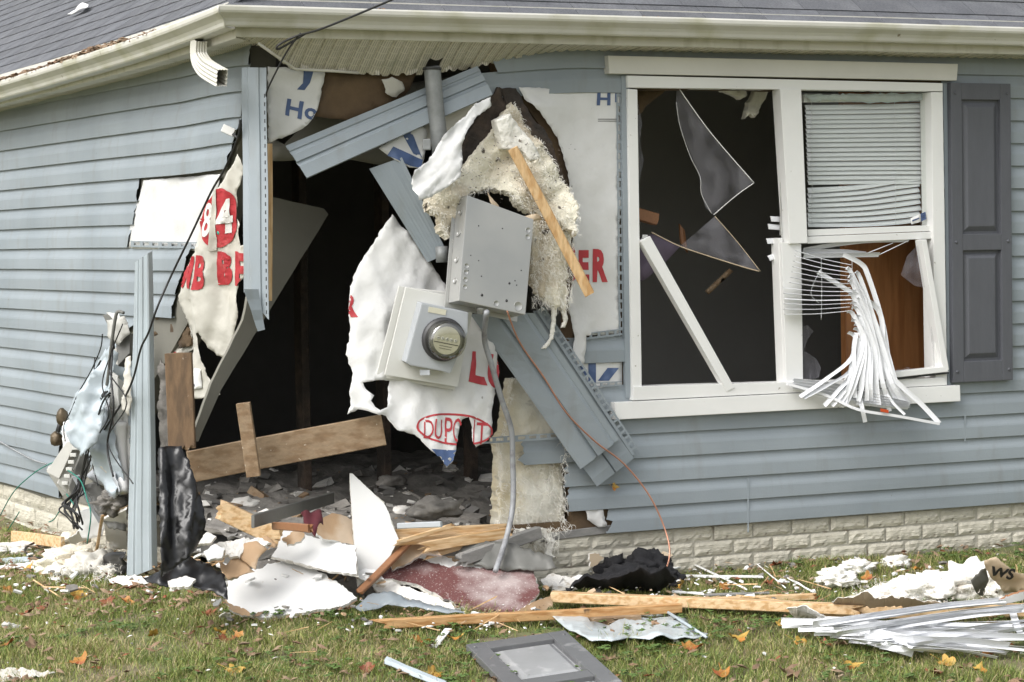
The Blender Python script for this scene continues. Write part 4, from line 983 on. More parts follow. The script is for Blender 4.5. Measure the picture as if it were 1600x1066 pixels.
sheet('batt', ol, PI_, M['insul'], ins, step=4, jag=3, th=.05, disp=dI, seed=3)
ol2 = [(776, 188), (796, 178), (818, 205), (838, 232), (845, 246), (828, 252), (816, 236), (786, 232)]
sheet('batt', ol2, PR(.155), M['insulw'], ins, step=6, jag=1.5, th=.05, disp=wr(.012, 20, 53))
ol3 = [(833, 342), (850, 346), (872, 348), (892, 340), (894, 380), (890, 420), (889, 462), (884, 490), (877, 470), (868, 484), (856, 472), (842, 462), (834, 440), (831, 395)]
sheet('batt', ol3, PR(.15), M['insul'], ins, step=5, jag=2.5, th=.04, disp=lambda x, y: wr(.03, 40, 55, 2.5, .4)(x, y)+wrc(.012, 22, 56, 2.2, .35)(x, y), seed=4)
sheet('facing_paper', [(762, 300), (772, 314), (792, 334), (818, 338), (838, 334), (850, 344), (834, 346), (812, 346), (786, 340), (768, 322)], PR(.19), M['kraft'], ins, step=6, jag=1, th=.001, disp=wr(.01, 15, 57))
for q in ([(868, 470), (866, 500), (862, 530), (850, 545)], [(880, 470), (884, 500), (880, 512)]):
    sheet('strand', [(q[0][0]-4, q[0][1])]+[(a-3, b) for a, b in q[1:]]+[(a+3, b) for a, b in q[::-1]], PR(.14), M['insulw'], ins, step=4, jag=1.5, th=.008)
ep_ = [(PI_(x, y)[0]+PI_(x, y)[1]*(dI(x, y)), V((0, -1, -.4))) for x, y in dens(ol, 4, 2)]+[(R(x, y, .15), V((0, -.6, -1))) for x, y in dens(ol3, 4, 2)]
ep_ += [(PI_(x, y)[0]+PI_(x, y)[1]*dI(x, y), V((0, -1, .1))) for x, y in [(random.uniform(670, 890), random.uniform(170, 372)) for _ in range(2500)] if inside(x, y, ol)]+[(R(x, y, .16), V((0, -.8, -.5))) for x, y in [(random.uniform(832, 893), random.uniform(344, 480)) for _ in range(500)]]
fibres('loose_fibre', ep_, 4200, .02, M['insulw'], ins, 3)
tag(leafcloud('debris_fleck', [PI_(random.uniform(690, 880), random.uniform(215, 330))[0]+V((0, -.06, 0)) for _ in range(200)], 260, .006, M['fibre'], ins, 8), kind='stuff')
# batts in the broken stud bay
bt = empty('insulation_batt', R(830, 820, .0), 'pale insulation batt hanging in the broken wall under the leaning siding', 'insulation')
ol = [(792, 640), (800, 592), (812, 592), (832, 610), (872, 676), (884, 700), (880, 728), (879, 760), (884, 786), (880, 812), (892, 822), (866, 828), (840, 826), (812, 830), (778, 823), (780, 760), (781, 712), (776, 690), (788, 676)]
def dT(x, y): return .01+wr(.02, 50, 61)(x, y)+wr(.006, 8, 62)(x, y)
sheet('batt', ol, PR(-.035), M['batt'], bt, step=6, jag=2.2, th=.08, disp=dT)
for q in ([(815, 826), (822, 845), (816, 862), (824, 872)], [(848, 826), (862, 846), (858, 868), (866, 872)], [(835, 826), (845, 842), (838, 850)]):
    sheet('strand', [(q[0][0]-9, q[0][1])]+[(a-5, b) for a, b in q[1:]]+[(a+5, b) for a, b in q[::-1]], PR(.02), M['insulw'], bt, step=4, jag=3, th=.015, disp=wr(.012, 10))
fibres('loose_fibre', [(R(x, y, .02), V((0, -.5, -.6))) for x, y in dens(ol, 4, 2)]+[(R(random.uniform(805, 870), random.uniform(826, 858), .02), V((0, -.4, -1))) for _ in range(120)]+[(R(random.uniform(784, 876), random.uniform(715, 815), -.02), V((0, -1, -.1))) for _ in range(300)], 1500, .03, M['insulw'], bt, 5)
# loose wood strip across the insulation
tag(board('wood_strip', R(801, 232, .20), R(921, 458, .23), .043, .02, M['pine'], None, side=RT, jag1=.008), 'slim pale wood strip slanting across the insulation beside the steel box', 'lumber')

# ------------------------------------------------------------------ electrical gear
mast = empty('service_mast', R(690, 290, .12), 'weathered galvanised pipe coming down through the torn soffit', 'pipe')
tube('pipe', [R(675, 104, .10), R(680, 160, .10), R(687, 225, .10), R(690, 262, .10)], .034, M['pipe'], mast, seg=16)
tube('pipe', [R(690, 385, .13), R(691, 410, .13)], .026, M['pipe'], mast, seg=14, sm=False)
lathe('coupling', R(675, 106, .10), UP, [(.036, -.01), (.039, -.008), (.039, .0), (.034, .002)], M['dark'], mast)
boxobj('pipe_clamp', R(667, 226, .14), RT, UP, -FW, .016, .022, .012, M['pipe'], mast, .004)
pnl = empty('electrical_panel', R(760, 490, .2), 'galvanised steel electrical box hanging tilted with its back showing', 'electrical box')
N_ = (-FW+RT*.60+UP*.10).normalized(); PP = PN(R(770, 400, .27), N_)
c4 = [PP(x, y)[0] for x, y in ((730, 305), (834, 343), (821, 492), (717, 470))]
def prism(name, top, depth, n, m, parent, bev=.003, shrink=0):
    bm = bmesh.new(); P = list(top)+[p-n*depth for p in top]; vs = [bm.verts.new(p) for p in P]; k = len(top)
    bm.faces.new(vs[:k]); bm.faces.new(vs[k:][::-1])
    for i in range(k): bm.faces.new((vs[i], vs[k+i], vs[k+(i+1) % k], vs[(i+1) % k]))
    bmesh.ops.recalc_face_normals(bm, faces=bm.faces[:])
    if bev: bmesh.ops.bevel(bm, geom=bm.edges[:], offset=bev, segments=2, profile=.7, affect='EDGES')
    me = bpy.data.meshes.new(name); bm.to_mesh(me); bm.free(); me.materials.append(m)
    o = bpy.data.objects.new(name, me); COL.objects.link(o)
    if parent: o.parent = parent; o.matrix_parent_inverse = Matrix.Translation(-parent.location)
    return o
prism('enclosure', c4, .085, N_, M['steel'], pnl)
cc = sum(c4, V())/4; prism('flange', [cc+(p-cc)*1.09-N_*.086 for p in c4], .006, N_, M['steel'], pnl, .001)
ux = (c4[1]-c4[0]).normalized(); uy = (c4[3]-c4[0]).normalized()
def onp(u, v): return (c4[0]*(1-u)+c4[1]*u)*(1-v)+(c4[3]*(1-u)+c4[2]*u)*v
for u, v, r_ in ((.07, .66, .011), (.07, .72, .011), (.07, .79, .011), (.07, .86, .011), (.93, .13, .012), (.93, .20, .012), (.88, .93, .020), (.55, .95, .013)):
    lathe('knockout', onp(u, v)+N_*.0002, N_, [(r_, 0), (r_, .0006), (r_*.9, .0007), (r_*.88, .0002)], M['steel'], pnl, 20)
for u, v, s in ((.33, .90, .006), (.70, .90, .006), (.2, .25, .0028), (.55, .2, .0028), (.12, .55, .0025), (.24, .58, .0025), (.3, .72, .0028), (.1, .7, .0025), (.8, .68, .0028), (.83, .72, .0028), (.72, .72, .005), (.88, .56, .0028)):
    lathe('mounting_hole', onp(u, v)+N_*.0003, N_, [(s, 0), (s, .0006)], M['dark'], pnl, 10)
for v in (.15, .35, .6, .8):
    p = onp(0, v)-N_*.045-ux*.001; lathe('side_knockout', p, -ux, [(.014, 0), (.014, .0015), (.011, .002), (.0105, .0005)], M['steel'], pnl, 18)
lathe('cable_clamp', onp(.42, 1)-N_*.045, uy, [(.02, 0), (.02, .012), (.015, .014), (.015, .024)], M['steel'], pnl, 16)
mt = empty('electric_meter', R(670, 600, .12), 'round glass electric meter on its grey box hanging crooked', 'electric meter')
NM = (-FW+RT*.30-UP*.10).normalized(); PM = PN(R(660, 520, .17), NM)
bk = [PM(x, y)[0]-NM*.03 for x, y in ((626, 448), (742, 462), (714, 611), (590, 590))]; prism('backboard', bk, .008, NM, M['cream'], mt)
bk = [PM(x, y)[0] for x, y in ((634, 449), (742, 470), (715, 605), (601, 586))]; prism('mount_board', bk, .012, NM, M['cream'], mt)
PB = PN(PM(680, 530)[0]+NM*.075, NM)
bk = [PB(x, y)[0] for x, y in ((659, 473), (732, 488), (731, 520), (704, 584), (690, 580), (641, 571), (634, 566))]; prism('meter_box', bk, .075, NM, M['metergrey'], mt, .006)
boxobj('seal_tab', PB(666, 583)[0]-NM*.02, RT, UP, -FW, .02, .011, .012, M['metergrey'], mt, .002)
boxobj('name_plate', PB(683, 486)[0]+NM*.001, (PB(700, 489)[0]-PB(668, 483)[0]).normalized(), NM.cross((PB(700, 489)[0]-PB(668, 483)[0]).normalized()), NM, .037, .011, .001, M['dial'], mt, 0)
mc = PB(692, 530)[0]
lathe('meter_ring', mc, NM, [(.086, -.005), (.088, .0), (.088, .014), (.080, .018), (.076, .022), (.076, .03)], M['dark'], mt, 36)
lathe('meter_body', mc, NM, [(.066, .0), (.066, .055), (.064, .058)], M['darkbox'], mt, 32)
fc = mc+NM*.0585; mx = (PB(720, 535)[0]-PB(680, 527)[0]).normalized(); my = NM.cross(mx)
vs = [fc+mx*(.056*math.cos(a))+my*(.056*math.sin(a)) for a in np.linspace(0, 2*math.pi, 33)[:-1]]; mk('dial_face', [v+NM*.0005 for v in vs], [tuple(range(32))], M['dial'], mt)
for i in range(5):
    q = fc+mx*(-.036+i*.018)+my*.005+NM*.001; lathe('register_dial', q, NM, [(.0072, 0), (.0072, .0008), (.006, .001)], M['cream'], mt, 12)
    boxobj('dial_hand', q+NM*.0018, (mx*math.cos(i*2.1)+my*math.sin(i*2.1)), (my*math.cos(i*2.1)-mx*math.sin(i*2.1)), NM, .005, .0008, .0003, M['dark'], mt, 0)
boxobj('dial_divider', fc-my*.012+NM*.001, mx, my, NM, .052, .0016, .0006, M['dark'], mt, 0)
for k in (-.024, -.034): boxobj('dial_print', fc+my*k+NM*.001, mx, my, NM, .026, .0012, .0004, M['darkbox'], mt, 0)
lathe('glass_dome', mc, NM, [(.078, .018), (.078, .07), (.076, .082), (.068, .091), (.050, .096), (.02, .098)], M['dome'], mt, 36)
# cables
tag(tube('service_cable', [onp(.42, 1)+uy*.02, R(757, 530, .17), R(768, 570, .16), R(784, 625, .13), R(799, 672, .11), R(801, 720, .10), R(802, 760, .10), R(800, 800, .13), R(790, 845, .16), R(774, 893, .24)], .0115, M['conduit'], None, seg=10), 'thick grey cable hanging from the steel box to the rubble', 'cable')
tag(tube('copper_wire', [onp(.72, 1), R(812, 535, .2), R(850, 590, .17), R(885, 645, .15), R(930, 690, .13), R(975, 725, .12), R(1015, 775, .14), R(1040, 830, .18), R(1046, 870, .24), G(1032, 910, .02)], .0038, M['copper'], None, seg=6), 'bare copper wire curving from the steel box to the grass', 'wire')
tag(tube('overhead_cable', [R(640, -12, .9), R(560, 22, .62), R(500, 46, .42), R(462, 57, .30), R(436, 70, .28), R(434, 77, .27), R(455, 66, .28), R(478, 52, .30)], .0045, M['cable'], None, seg=7), 'black overhead cable looping at the gutter corner', 'cable')
tag(tube('drop_cable', [R(470, 52, .31), R(452, 75, .27), R(435, 105, .22), R(418, 140, .16), R(416, 150, .12)], .0036, M['cable'], None, seg=7), 'thin black cable dropping from the loop to the corner post', 'cable')
tag(tube('long_black_cable', [LW(375, 187, .10), LW(372, 215, .10), LW(352, 262, .10), LW(330, 300, .12), LW(298, 368, .16), LW(268, 430, .2), LW(246, 480, .26), LW(232, 520, .28), LW(220, 545, .28), LW(208, 592, .27), LW(190, 630, .26), LW(158, 680, .27), LW(140, 715, .28)], .0046, M['cable'], None, seg=7), 'long black cable slanting down the side wall past the leaning post', 'cable')
flo = empty('floodlight', LW(358, 204, .06), 'small white camera lamp hanging by the corner post', 'light')
boxobj('housing', LW(357, 204, .07), (RT-UP*.45).normalized(), (UP+RT*.45).normalized(), -FW, .026, .016, .02, M['trim'], flo, .004)
tube('bracket', [LW(364, 210, .06), LW(372, 216, .05)], .006, M['dark'], flo, sm=False)

# ------------------------------------------------------------------ torn-off siding
P2 = [(0, .0), (.12, .0), (.125, .007), (.17, .007), (.18, .002), (.24, .004), (.30, .011), (.50, .0125), (.505, .003), (.58, .006), (.64, .015), (.98, .0165), (1, .009)]
tag(ruled('siding_strip', R(446, 228, .02), R(478, 280, .05), R(746, 103, .06), R(768, 150, .09), P2, M['siding'], None, n=16, warp=.01, seed=1), 'torn double siding strip slanting up across the hole under the soffit', 'siding')
tag(ruled('siding_strip', R(577, 264, .03), R(668, 410, .06), R(628, 246, .06), R(699, 396, .1), [(0, 0), (1, 0)], M['siding'], None, n=8, warp=.01, seed=2), 'short siding strip hanging between the hole and the steel box', 'siding')
def cutstrip(A0, A1, B0, B1, seed): return ruled('siding_strip', A0, A1, B0, B1, [(0, .014), (.04, .016), (.34, .016), (.40, .010), (.44, .004), (.45, .0175), (.80, .0165), (.85, .010), (.88, .004), (.90, .006), (1, .006)], M['siding'], None, n=12, warp=.01, seed=seed)
tag(cutstrip(R(733, 490, .09), R(834, 489, .13), R(905, 732, .08), R(966, 686, .10), 4), 'wide siding strip slanting down from the steel box to the window sill', 'siding')
tag(ruled('siding_strip', R(830, 486, .06), R(852, 484, .06), R(960, 690, .05), R(990, 714, .05), [(0, .016), (.5, .0165), (.55, .004), (1, .004)], M['siding'], None, n=12, warp=.006, seed=5), 'narrow siding strip behind the wide slanting one', 'siding')
tag(ruled('siding_strip', R(880, 690, .055), R(935, 640, .06), R(930, 760, .055), R(988, 716, .06), [(0, .016), (.48, .0165), (.5, .004), (.52, .0165), (1, .014)], M['siding'], None, n=6, warp=.006, seed=6), 'siding stub poking out below the wide slanting strip', 'siding')
lo = ladder('nail_hem', R(838, 486, .085), R(988, 712, .075), (R(850, 478, .08)-R(838, 486, .08)), 26, M['siding'], None); tag(lo, 'perforated nailing edge of the slanting siding', 'siding')
lo = ladder('nail_strip', R(752, 694, .05), R(905, 684, .05), V((0, 0, .026)), 9, M['siding'], None); tag(lo, 'perforated vinyl strip lying level across the grey cable', 'siding')
sheet('wrap_remnant', [(914, 792), (925, 790), (942, 796), (948, 822), (935, 824), (918, 812)], PR(.012), M['wrap'], house, step=7, jag=1.5, th=.001, disp=wr(.008, 14, 3))
# leaning corner trim
_t0 = LW(208, 412, .25); _b0 = G(195, 906, .01); _sv = (RT*.92-V((FW.x, FW.y, 0))*.35)
trim_ = ruled('corner_trim', _t0, _t0+_sv*.085+V((0, 0, .05)), _b0, _b0+_sv*.155+V((0, 0, .06)), [(0, -.02), (.10, .0), (.22, .001), (.28, .004), (.34, .001), (.40, .005), (.55, .005), (.60, .001), (.78, .002), (.82, .006), (.90, .004), (.92, .0), (1, -.02)], M['siding_l'], None, n=18, warp=.008, seed=8, th=.002)
tag(trim_, 'long pale corner trim leaning upright against the broken corner', 'trim')
# ------------------------------------------------------------------ timbers and boards in the opening
tag(board('broken_stud', R(279, 552, .02), R(284, 695, .02), .105, .04, M['brownwood'], None, side=RT, jag1=.02), 'short brown upright timber beside the leaning corner trim', 'lumber')
pl_ = empty('timber_with_block', R(305, 735, -.05), 'brown joist with a short upright block nailed across it', 'lumber')
board('joist', R(296, 730, -.10), R(598, 671, .06), .125, .038, M['oldwood'], pl_, side=UP)
board('block', R(380, 630, .06), R(396, 744, .06), .055, .038, M['oldwood'], pl_, side=RT)
tag(sheet('plaster_board', [(421, 307), (470, 318), (506, 326), (513, 335), (455, 430), (345, 610), (310, 690), (298, 690), (330, 600), (380, 500)], P3(R(421, 307, -.35), R(513, 335, -.5), R(310, 690, -.1)), M['greydry'], None, step=26, th=.013, jag=.6, smooth=False), 'big grey wallboard sheet leaning inside the dark hole', 'wallboard')

# ------------------------------------------------------------------ rubble in the opening
def rubble_pts(n, seed, poly, d0, d1):
    rr = random.Random(seed); out = []
    while len(out) < n:
        x, y = rr.uniform(280, 790), rr.uniform(690, 860)
        if inside(x, y, poly): out.append((x, y))
    return out
rr = random.Random(12)
def heap(x, y):
    return -.05+.10*math.exp(-((x-.5)/.7)**2-((y-.5)/.5)**2)+.13*min(1.6, max(0, y-.3))+.05*noise.noise(V((x*4, y*4, 0)))+.025*noise.noise(V((x*11, y*11, 2)))-.17*max(0, 1-(y+.06)/.34)
heap0 = heap
def heap(x, y): return heap0(x, y) if (x < 1.15 or y > .13) else -.6
hp = grid('rubble_heap', .0, 2.2, -.1, 2.6, .04, heap, M['rubble']); tag(hp, 'dark dusty rubble covering the floor of the opening', 'rubble', None, 'stuff')
bits = []; bv = []; bf = []
for i in range(1000):
    x, y = rr.uniform(.0, 1.9), rr.uniform(-.05, 1.9); z = heap(x, y); s = .005+.045*rr.random()**5
    a = rr.uniform(0, 6.3); X = V((math.cos(a), math.sin(a), rr.uniform(-.4, .4))).normalized(); Y = V((-math.sin(a), math.cos(a), rr.uniform(-.4, .4))).normalized(); Z = X.cross(Y); b = len(bv)
    for (u, v, w_) in ((-1, -1, -1), (1, -1, -1), (1, 1, -1), (-1, 1, -1), (-1, -1, 1), (1, -1, 1), (1, 1, 1), (-1, 1, 1)):
        bv.append(V((x, y, z))+X*(u*s*rr.uniform(.8, 1.6))+Y*(v*s*rr.uniform(.5, 1))+Z*(w_*s*rr.uniform(.2, .5)))
    bf += [tuple(b+k for k in f) for f in ((3, 2, 1, 0), (4, 5, 6, 7), (0, 1, 5, 4), (1, 2, 6, 5), (2, 3, 7, 6), (3, 0, 4, 7))]
o = mk('rubble_bits', bv, bf, M['rubble']); tag(o, 'small grey broken chips strewn over the rubble', 'rubble', None, 'stuff')
o.data.materials.append(M['gyp']); o.data.materials.append(M['roomd']); o.data.materials.append(M['oldwood'])
mi = []
for i in range(1000): mi += [rr.choice((0, 0, 0, 1, 2, 2, 3))]*6
o.data.polygons.foreach_set('material_index', mi)
def H(px, py, h=.02):
    z = -.05
    for _ in range(8):
        p = hit(px, py, V((0, 0, z)), V((0, 0, 1))); z = heap(p.x, p.y)+h
    return p
for i, (px, py, w_, m, lab) in enumerate(((612, 752, .075, 'rubble', 'pale grey rubble lump high in the dark opening'), (628, 800, .06, 'gyp', 'whitish plaster lump right of the upright white board'), (682, 795, .11, 'rubble', 'flat grey slab lying at the back of the opening'), (380, 790, .08, 'gyp', 'pale broken plaster lump beside the black plastic'))):
    tag(lump('rubble_chunk', H(px, py, .0), w_, w_*.7, w_*.42, M[m], None, i+3, .5, 3, 1.6), lab, 'rubble')
tag(board('dark_plank', H(395, 815, .04), H(520, 778, .05), .05, .012, M['darkbox'], None, side=UP, seed=3), 'thin charcoal plank lying over the rubble behind the splintered stud', 'lumber')
tag(board('metal_strip', H(622, 822, .03), H(690, 820, .04), .022, .012, M['metergrey'], None, side=UP), 'narrow grey metal strip right of the upright white board', 'metal strip')
tag(sheet('red_cloth', [(470, 800), (500, 797), (505, 815), (492, 832), (478, 822)], P3(H(470, 825, .02), H(505, 825, .02), H(490, 797, .06)), M['redcloth'], None, step=6, jag=2, th=.006, disp=wr(.02, 12)), 'dark red cloth scrap caught in the rubble', 'cloth')
tag(board('splintered_stud', R(352, 800, -.05), R(432, 838, .05), .075, .04, M['pineh'], None, side=UP, jag0=.04, jag1=.02, seed=4), 'short splintered yellow stud behind the white wallboard pile', 'lumber')
tag(board('wood_offcut', H(430, 822, .03), H(484, 826, .05), .03, .02, M['stain'], None, side=UP, jag0=.02, jag1=.02, seed=5), 'small reddish wood offcut beside the dark red cloth', 'lumber')
spl = empty('splintered_boards', H(700, 840), 'bundle of splintered yellow boards across the broken sill', 'lumber')
for i, (a, b, c, d, w_) in enumerate(((622, 836, 778, 828, .05), (628, 846, 745, 838, .035), (680, 852, 786, 834, .045), (665, 826, 735, 838, .03), (690, 862, 760, 842, .03), (640, 842, 700, 824, .02), (684, 858, 730, 846, .05))):
    board('board', R(a, b, .02+.03*(i % 3)), R(c, d, .03+.02*(i % 3)), w_, .016, M['pineh'], spl, side=UP, jag0=.09, jag1=.05, seed=20+i)
tag(board('grey_sill', R(728, 872, .12), R(842, 832, .05), .05, .04, M['oldgrey'], None, side=UP, jag0=.04, seed=7), 'weathered grey sill timber dropping below the splintered boards', 'lumber')
sheet('tar_paper', [(720, 845), (800, 850), (858, 868), (870, 888), (830, 892), (760, 888), (710, 870)], PA(790, 890, .2, 50), M['darkbox'], house, step=9, jag=3, th=.004, disp=wr(.015, 20))

# ------------------------------------------------------------------ broken wallboard pile
def slab(name, ol, mp, face, label, cat='wallboard', th=.0125, jag=1.2, back='gyp', disp=None, step=14):
    o = tag(sheet(name, ol, mp, M[face], None, step=step, jag=jag*1.7, th=th, disp=disp, back=M[back], smooth=False, estep=3.5), label, cat)
    if face in ('dry', 'maroon') and th > .01:      # torn paper backing peeking out round the edge
        cx = sum(p[0] for p in ol)/len(ol); cy = sum(p[1] for p in ol)/len(ol); e = []
        for i, (x, y) in enumerate(ol): l = math.hypot(x-cx, y-cy); k = 1+(1.2+2.4*math.sin(i*2.7))/max(l, 1); e.append((cx+(x-cx)*k, cy+(y-cy)*k))
        def mp2(x, y): p, n = mp(x, y); return p-n*(th+.001), n
        sheet('paper_backing', e, mp2, M['paper'] if len(ol) % 2 else M['wrapd'], o, step=step, jag=1.6, th=.001, disp=disp, smooth=False, estep=4, seed=5)
    return o
def PG(a, b, c): return P3(G(*a), G(*b), G(*c))
slab('wallboard_shard', [(547, 740), (552, 741), (557, 746), (600, 787), (607, 800), (614, 822), (623, 842), (610, 868), (596, 884), (559, 917), (556, 880), (549, 790)], PA(559, 917, .07, 78, -14), 'dry', 'tall white wallboard shard standing like a sail in the pile', jag=.4)
slab('wallboard_shard', [(353, 908), (366, 905), (402, 889), (440, 876), (472, 880), (505, 896), (530, 912), (558, 934), (540, 944), (480, 956), (410, 965), (376, 955), (356, 941)], PA(410, 964, .18, 27, -6), 'dry', 'large white wallboard slab lying lowest at the front of the pile', jag=1.6)
slab('wallboard_shard', [(424, 838), (450, 824), (462, 830), (490, 840), (556, 854), (557, 897), (520, 893), (470, 880), (424, 869), (434, 855)], PA(500, 894, .09, 42, 12), 'dry', 'white wallboard strip in the middle of the pile below the sail shard')
slab('wallboard_shard', [(494, 832), (500, 812), (518, 802), (535, 805), (551, 812), (552, 852), (530, 846), (505, 842)], P3(R(494, 832, .02), R(551, 852, .03), R(520, 802, -.05)), 'paper', 'tan backed wallboard scrap behind the sail shard', back='dry')
slab('wallboard_shard', [(603, 848), (622, 842), (640, 846), (676, 852), (690, 868), (660, 866), (628, 884), (612, 890)], PA(628, 884, .05, 45, 0), 'paper', 'grey tan paper scrap between the sail shard and the red slab')
mar = slab('wallboard_shard', [(588, 903), (612, 888), (640, 868), (668, 876), (700, 886), (728, 884), (764, 880), (800, 886), (834, 893), (843, 924), (828, 942), (808, 959), (768, 957), (738, 956), (700, 938), (655, 914)], PA(770, 958, .42, 25, -10), 'maroon', 'maroon painted wallboard slab dusted with white plaster', jag=1.6, disp=wr(.006, 60, 3))
slab('wallboard_shard', [(632, 872), (660, 850), (680, 862), (700, 872), (745, 882), (764, 890), (760, 896), (700, 890), (660, 880)], PA(700, 888, .07, 38, 0), 'dry', 'ragged white plaster edge behind the maroon slab', jag=2.2, disp=wr(.01, 20))
slab('wallboard_shard', [(580, 912), (600, 905), (660, 925), (700, 942), (720, 956), (690, 950), (640, 938), (590, 925)], PA(720, 956, .40, 30, 10), 'gyp', 'crumbling plaster layer under the maroon slab', jag=1.8)
pp_ = empty('torn_paper', G(380, 890, .1), 'torn brown wallboard paper curling over the white slabs', 'paper')
sheet('sheet', [(340, 870), (352, 882), (374, 868), (398, 893), (382, 898), (356, 905), (345, 890)], PA(356, 905, .14, 40, 0), M['paper'], pp_, step=6, jag=1.5, th=.0015, disp=wr(.012, 18))
sheet('curl', [(374, 862), (382, 852), (402, 852), (420, 862), (428, 850), (404, 880), (400, 897), (388, 886), (376, 874)], PA(400, 897, .16, 50, 0), M['paper'], pp_, step=5, jag=1, th=.0015, disp=lambda x, y: .03*math.sin((x-374)/17.))
sheet('sheet', [(405, 842), (418, 838), (432, 850), (430, 856), (412, 852)], PA(420, 857, .1, 50, 0), M['paper'], pp_, step=5, jag=1, th=.0015, disp=wr(.01, 12))
slab('wallboard_shard', [(332, 852), (350, 848), (376, 842), (404, 838), (424, 848), (410, 856), (384, 854), (374, 872), (350, 868)], PA(374, 874, .11, 42, 0), 'gyp', 'crumbled cream plaster fragment left of the brown paper curl', disp=wr(.015, 16), step=7, jag=2)
tag(board('stained_trim', R(562, 925, .20), R(644, 842, .02), .03, .018, M['stain'], None, side=RT, jag1=.01), 'reddish brown stained trim stick leaning on the maroon slab', 'trim')
slab('wallboard_shard', [(315, 906), (330, 908), (356, 907), (356, 913), (338, 921), (318, 911)], PA(338, 921, .2, 34), 'gyp', 'narrow off white plaster sliver left of the large white slab', step=6)
slab('wallboard_shard', [(332, 943), (345, 934), (346, 938), (340, 946), (333, 947)], PA(338, 946, .22, 55), 'dry', 'tiny white chip standing in the grass left of the pile', step=4, jag=.5)
slab('wallboard_shard', [(354, 936), (362, 944), (380, 950), (395, 962), (378, 962), (358, 952)], PA(378, 962, .2, 45), 'paper', 'torn tan corner under the large white slab', step=6, jag=2)
sheet_s = sheet('crushed_siding', [(555, 948), (575, 930), (600, 922), (650, 938), (700, 950), (740, 958), (700, 958), (640, 948), (600, 946), (565, 955)], PA(640, 950, .36, 26), M['siding'], None, step=9, jag=1.5, th=.002, disp=wr(.015, 24)); tag(sheet_s, 'crushed blue grey siding scrap under the maroon slab', 'siding')


for i, (ol, a, lab) in enumerate((
    ([(318, 862), (336, 850), (352, 858), (346, 872), (326, 876)], (330, 874, .12, 42, 10), 'small plaster shard beside the right edge of the black plastic'),
    ([(300, 842), (322, 832), (338, 838), (330, 848), (306, 852)], (318, 850, .06, 40, 0), 'grey plaster shard above the black plastic hem'),
    ([(556, 898), (572, 888), (590, 892), (600, 905), (578, 912)], (578, 910, .14, 42, 0), 'white shard at the foot of the sail shard'),
    ([(440, 842), (462, 828), (476, 834), (470, 846), (448, 852)], (455, 850, .04, 52, 10), 'tan flecked shard behind the middle wallboard strip'),
    ([(845, 905), (862, 896), (880, 902), (872, 915), (852, 918)], (862, 916, .16, 34, 0), 'broken plaster piece between the maroon slab and the jacket'),
    ([(888, 905), (906, 898), (916, 904), (908, 914), (892, 914)], (902, 913, .13, 34, 0), 'pale chip in front of the bricks left of the jacket'),
    ([(262, 908), (288, 900), (306, 905), (296, 916), (268, 918)], (282, 917, .32, 30, 0), 'grey shard lying on the black plastic hem'),
    ([(1010, 868), (1040, 862), (1052, 868), (1030, 876)], (1030, 876, .08, 60, 0), 'flat pale scrap against the bricks above the jacket'))):
    slab('wallboard_shard', ol, PA(*a), ('dry', 'gyp', 'dry', 'paper', 'gyp', 'dry', 'gyp', 'kraft')[i], lab, step=7, jag=1.4)
def scatter(name, zones, m, lab, seed, kind):
    rr = random.Random(seed); vs = []; fs = []
    for (x0, x1, y0, y1, n, s0, s1, h0, h1) in zones:
        for _ in range(n):
            p = G(rr.uniform(x0, x1), rr.uniform(y0, y1), rr.uniform(h0, h1)); a = rr.uniform(0, 6.28); s = s0+(s1-s0)*rr.random()**2.5
            X = V((math.cos(a), math.sin(a), rr.uniform(-.5, .5))).normalized(); Y = V((-math.sin(a), math.cos(a), rr.uniform(-.5, .5))).normalized(); Z = X.cross(Y); b = len(vs)
            if kind == 'chip':
                k = rr.choice((4, 5, 6)); rd = [rr.uniform(.5, 1.2) for _ in range(k)]
                for lz in (0, -min(.008, s*.4)): vs += [p+X*(s*rd[j]*math.cos(6.28*j/k))+Y*(s*.75*rd[j]*math.sin(6.28*j/k))+Z*lz for j in range(k)]
                fs.append(tuple(range(b, b+k))); fs.append(tuple(range(b+2*k-1, b+k-1, -1)))
                fs += [(b+j, b+k+j, b+k+(j+1) % k, b+(j+1) % k) for j in range(k)]
            else:
                l = s*5; t = s*.16
                vs += [p-X*l-Y*t, p-X*l*.9+Y*t, p+X*l*.6+Y*t*.8, p+X*l, p+X*l*.7-Y*t, p-X*l+Z*t*1.5, p+X*l*.7+Z*t*1.3]
                fs += [(b, b+1, b+5), (b+1, b+2, b+6, b+5), (b+2, b+3, b+6), (b+3, b+4, b+6), (b+4, b, b+5, b+6)]
    return tag(mk(name, vs, fs, M[m]), lab, 'debris', None, 'stuff')
ZN = [(0, 340, 855, 925, 50, .008, .035, .02, .07), (330, 860, 930, 985, 55, .005, .024, .025, .04), (850, 1260, 880, 935, 85, .006, .028, .02, .05), (1260, 1600, 870, 960, 45, .005, .024, .02, .05), (0, 1600, 960, 1066, 34, .004, .014, .015, .03), (300, 620, 840, 905, 90, .008, .04, .05, .14)]
scatter('plaster_chips', ZN, 'dry', 'white plaster chips strewn around the wreckage and along the wall', 1, 'chip')
scatter('tan_chips', [(a, b, c, d, n//2, s0, s1, h0, h1) for a, b, c, d, n, s0, s1, h0, h1 in ZN], 'paper', 'torn tan paper scraps strewn around the wreckage', 2, 'chip')
scatter('grey_chips', [(a, b, c, d, n//2, s0, s1, h0, h1) for a, b, c, d, n, s0, s1, h0, h1 in ZN], 'rubble', 'grey rubble crumbs strewn around the wreckage', 3, 'chip')
